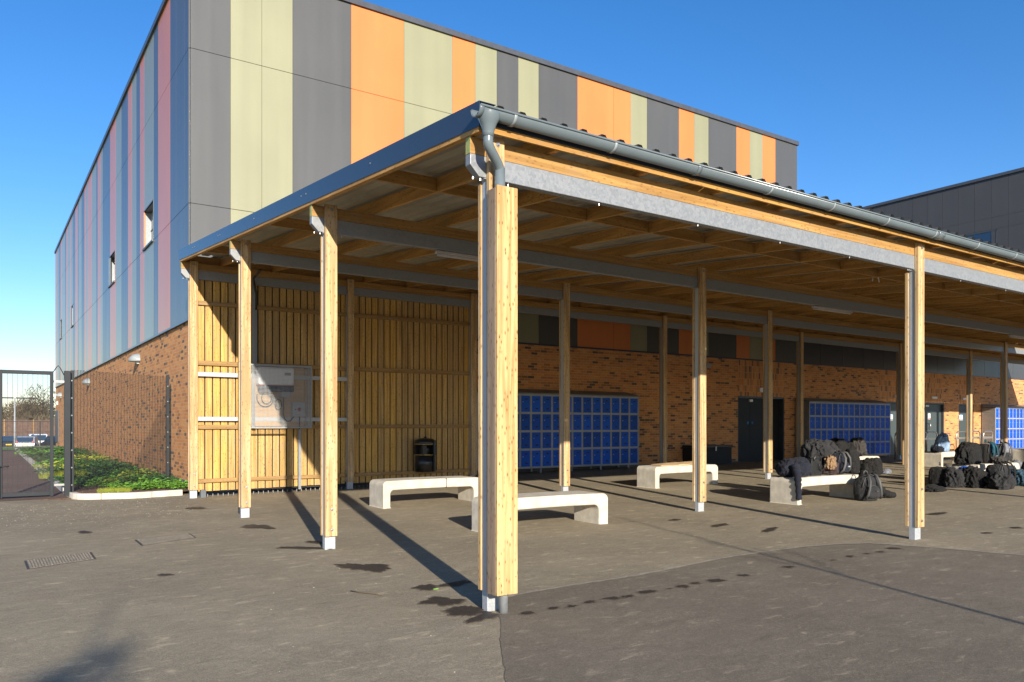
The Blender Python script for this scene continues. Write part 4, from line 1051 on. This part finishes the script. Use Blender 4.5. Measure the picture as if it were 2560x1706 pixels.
# ================================================================== GATE AND MESH FENCE
def mesh_panel(a, b, z0, z1, dv=.0762, dh=.0152, wv=.005, wh=.0036):
    mb = MB(); a = Vector((*a, 0)); b = Vector((*b, 0)); d = (b-a); L = d.length; d.normalize(); n_ = Vector((-d.y, d.x, 0))
    def bar(s0, s1, za, zb, o):
        p, q = a+d*s0+n_*o, a+d*s1+n_*o; t = n_*.0025
        mb.hexa([(p.x, p.y, za), (q.x, q.y, za), (q.x+t.x, q.y+t.y, za), (p.x+t.x, p.y+t.y, za), (p.x, p.y, zb), (q.x, q.y, zb), (q.x+t.x, q.y+t.y, zb), (p.x+t.x, p.y+t.y, zb)])
    s = 0
    while s < L: bar(s, s+wv, z0, z1, 0); s += dv
    z = z0
    while z < z1: bar(0, L, z, z+wh, .003); z += dh
    return mb
gt = thing('mesh_gate', 'dark grey framed mesh gate standing across the path', 'gate', (-3.05, 12.85, .08))
fr = MB(); fr.box(-3.13, -3.03, 12.83, 12.89, .09, 2.60); fr.box(-2.225, -2.165, 12.83, 12.89, .10, 2.60); fr.box(-3.03, -2.225, 12.83, 12.89, .12, .20); fr.box(-3.03, -2.225, 12.83, 12.89, 2.53, 2.60)
fr.build('gate_frame', 'gatem', gt, bevel=.004)
mesh_panel((-3.03, 12.86), (-2.225, 12.86), .20, 2.53, dv=.085).build('wire_mesh', 'gatem', gt)
dbt = MB(); dbt.tube([(-3.075, 12.80, -.0), (-3.075, 12.80, .70), (-3.06, 12.79, .72), (-2.92, 12.76, .72)], .011, 8); dbt.build('drop_bolt', 'gatem', gt)
hn = MB(); hn.box(-2.17, -1.96, 12.88, 12.91, 2.38, 2.42); hn.box(-2.17, -1.96, 12.88, 12.91, .30, .34); hn.build('hinge', 'bolt', gt)
gp = thing('gate_post', 'dark steel gate post beside the planting bed with hook at the top', 'post', (-1.93, 13.0, 0))
B(-1.975, -1.865, 12.86, 12.96, 0, 2.62).build('post_shaft', 'gatem', gp, bevel=.004)
MB().tube([(-2.19, 12.9, 2.55), (-2.12, 12.9, 2.67), (-2.08, 12.9, 2.72), (-2.04, 12.9, 2.67), (-1.97, 12.9, 2.52)], .009, 8).build('hook', 'gatem', gp)
mf = thing('mesh_fence', 'fine dark mesh fence panel in front of the brick side wall', 'fence', (-1.82, 13.0, 0))
mesh_panel((-1.79, 13.02), (.26, 14.35), .17, 2.66).build('wire_mesh', 'gatem', mf)
fp = MB(); fp.box(-1.85, -1.79, 12.99, 13.05, .02, 2.64); fp.build('fence_post', 'gatem', mf, bevel=.003)
fp = MB(); fp.box(.215, .275, 14.32, 14.38, .05, 2.70); fp.build('fence_post', 'gatem', mf, bevel=.003)
bs = MB(); z = .3
while z < 2.65:
    MB().cyl((-1.835, 12.97, z), .014, .02, 1, 8).build('bolt', 'bolt', mf); MB().cyl((.24, 14.30, z), .012, .02, 1, 8).build('bolt', 'bolt', mf); z += .355

# ================================================================== FAR BACKGROUND BEHIND THE GATE
def gf(y): return g(-5, y)
bf = thing('board_fence', 'long brown board fence behind the parked cars', 'fence', (-20, 104, gf(104)))
fbm = MB(); x = -30
while x < 6: fbm.box(x, x+.148, 104, 104.03, gf(104), 2.25+.04*noise.noise(Vector((x, 0, 0)))); x += .15
fbm.build('boards', 'closeboard', bf)
for i in range(13):
    x = -30+i*2.9; B(x, x+.12, 103.9, 104, gf(104), 2.3).build('fence_post', 'rail', bf)
tf = MB(); x = -30
for i in range(10): tf.box(-26+i*3.0, -26+i*3.0+.1, 75, 75.1, gf(75), 1.95)
for z in (.4, 1.0, 1.9): tf.box(-27, 2, 75.02, 75.05, z-.02, z+.02)
tag(tf.build('post_and_wire_fence', 'gatem'), 'thin dark post and wire fence before the car park', 'fence')
def lamp_post(x, y, lab, h=5.2):
    z = gf(y); t = thing('lamp_post', lab, 'street lamp', (x, y, z), 'lamp posts in the car park')
    MB().tube([(x, y, z), (x, y, z+h)], [.10, .06], 12).build('mast', 'lgrey', t)
    for s in (-1, 1):
        hd = MB(); hd.box(x+s*.1 if s > 0 else x-1.9, x+1.9 if s > 0 else x-.1, y-.12, y+.12, z+h-.08, z+h+.04); hd.build('lamp_head', 'gatem', t)
lamp_post(-.42, 88, 'pale mast with two lamp arms seen through the gate', 5.4)
def car(x, y, rot, mat, lab, L=4.3, Hc=1.55, tall=False):
    z = gf(y); t = thing('parked_car', lab, 'car', (x, y, z), 'cars in the car park beyond the gate')
    prof = [(-L/2, .35), (-L/2, .8), (-L/2+.1, .95), (-L/2+.35, Hc-.05), (-L/2+.8, Hc), (L/2-1.9, Hc), (L/2-1.15, .98), (L/2-.15, .80), (L/2, .62), (L/2, .35)]
    cr = Matrix.Rotation(rot, 3, 'Z')
    def W(v): return cr @ Vector(v)+Vector((x, y, z))
    def pr(poly, a, b, name, m, bev=0):
        n = len(poly); vs = [W((p[0], a, p[1])) for p in poly]+[W((p[0], b, p[1])) for p in poly]
        return MB().add(vs, [tuple(range(n)), tuple(range(n, 2*n))[::-1]]+[(i, n+i, n+(i+1) % n, (i+1) % n) for i in range(n)]).build(name, m, t, bevel=bev)
    pr(prof, -.86, .86, 'body', mat, .05)
    pr([(-L/2+.28, 1.0), (-L/2+.5, Hc-.12), (L/2-1.95, Hc-.12), (L/2-1.4, 1.0)], -.875, .875, 'side_windows', 'glass')
    pr([(-L/2+.02, 1.0), (-L/2+.2, Hc-.12), (-L/2+.3, Hc-.12), (-L/2+.2, 1.0)], -.7, .7, 'rear_window', 'glass')
    pr([(-L/2-.02, .62), (-L/2-.02, .74), (-L/2+.02, .74), (-L/2+.02, .62)], -.26, .26, 'number_plate', 'plate')
    for sx in (-L/2+.8, L/2-.85):
        for sy in (-.88, .70):
            w_ = MB().tube([W((sx, sy, .32)), W((sx, sy+.18, .32))], .32, 18, smooth=False).build('wheel', 'tyre', t)
    for sy in (-.75, .62): pr([(-L/2-.01, .85), (-L/2-.01, 1.05), (-L/2+.03, 1.05), (-L/2+.03, .85)], sy, sy+.13, 'tail_light', 'red')
car(-1.2, 92, pi/2+.15, 'card_', 'dark car at the left behind the gate mesh'); car(.75, 90, pi/2-.15, 'carg', 'silver car with yellow number plate behind the gate mesh')
car(2.0, 97, pi/2, 'carw', 'white car in the middle behind the gate mesh', Hc=1.7); car(3.3, 89, pi/2+.3, 'card_', 'dark hatchback at the right behind the gate mesh')
# winter wood on the skyline
wd = MB(); rr = random.Random(4)
for i in range(46):
    cx = rr.uniform(-60, 26); cy = rr.uniform(138, 168); R = rr.uniform(2.6, 4.2); H = rr.uniform(6.2, 7.6)
    if i == 0: cx, cy, R, H = 4.6, 140, 3.4, 9.0
    zb0 = gf(150)
    wd.tube([(cx, cy, zb0), (cx, cy, zb0+H*.6)], [.22, .1], 6)
    for k in range(1500):
        d = Vector((rr.gauss(0, 1), rr.gauss(0, 1), rr.gauss(0, 1))).normalized()*(rr.random()**.45)
        p = Vector((cx+d.x*R, cy+d.y*R, zb0+H*.55+d.z*H*.45)); q = p+Vector((rr.uniform(-1, 1), rr.uniform(-1, 1), rr.uniform(.1, 1.2)))*.65
        s_ = Vector((rr.uniform(-.08, .08), .05, rr.uniform(-.05, .05))); wd.add([p-s_, p+s_, q], [(0, 1, 2)])
struct(wd.build('woodland', 'twig'), 'stuff')
hg_ = MB(); 
for i in range(5000):
    x = rr.uniform(-40, 14); y = rr.uniform(112, 116); z = gf(110)+rr.random()**.7*(3.6+.5*noise.noise(Vector((x*.2, 0, 0))))
    p = Vector((x, y, z)); q = p+Vector((rr.uniform(-.5, .5), rr.uniform(-.3, .3), rr.uniform(.1, .8))); s_ = Vector((rr.uniform(-.12, .12), .05, rr.uniform(-.1, .1))); hg_.add([p-s_, p+s_, q], [(0, 1, 2)])
struct(hg_.build('hedgerow', 'twig'), 'stuff')

# ================================================================== TREES STANDING BEHIND THE CAMERA (their shadows reach the yard)
def bare_tree(base, h, lean, seed, nb, spread, r0, lab, start=.45, twigs=2, leaves=0):
    rr = random.Random(seed); t = thing('bare_tree', lab, 'tree', base)
    m_ = MB(); b = Vector(base); top = b+Vector((lean[0], lean[1], h)); m_.tube([b.lerp(top, k/8)+Vector((.03*sin(k*1.3), .03*cos(k), 0))*(k > 0) for k in range(9)], [r0*(1-.86*k/8) for k in range(9)], 8)
    m_.build('trunk', 'bark', t); cr = MB()
    for i in range(nb):
        u = start+((.87 if leaves else 1)-start)*(i+.5)/nb; p = b.lerp(top, u); a = i*2.4+rr.random(); L = (spread*((1-u)/(1-start))**1.25+.06)*rr.uniform(.6, 1.1)
        q = p+Vector((cos(a)*L, sin(a)*L, L*.75)); cr.tube([p, p.lerp(q, .5)+Vector((0, 0, -.04)), q], [r0*.3*(1.15-u)+.004, r0*.2*(1.1-u)+.003, .002], 5)
        for k in range(twigs*3):
            s = p.lerp(q, rr.uniform(.3, 1)); e = s+Vector((rr.uniform(-1, 1), rr.uniform(-1, 1), rr.uniform(0, 1)))*L*.35; cr.tube([s, e], [.005, .002], 4)
            if leaves:
                for _ in range(leaves):
                    c_ = s.lerp(e, rr.random())+Vector((rr.gauss(0, .05), rr.gauss(0, .05), rr.gauss(0, .05))); sz = .05
                    cr.add([c_+Vector((rr.uniform(-sz, sz), rr.uniform(-sz, sz), rr.uniform(-sz, sz))) for _ in range(3)], [(0, 1, 2)])
    cr.build('crown', 'twig', t)
def base_for(tipx, tipy, h):
    L = (h)/math.tan(EL); return (tipx-sin(AZ)*L, tipy-cos(AZ)*L, -.1)
bare_tree(base_for(-2.2, 2.9, 6.6), 6.6, (0, 0), 3, 40, 1.7, .075, 'twiggy young tree behind the photographer casting a blurred shadow', .35, 5, 4)
bare_tree(base_for(5.0, 4.5, 4.4), 4.4, (0.03, .05), 8, 10, .55, .045, 'slender bare sapling behind the photographer casting a thin long shadow', .62, 1)
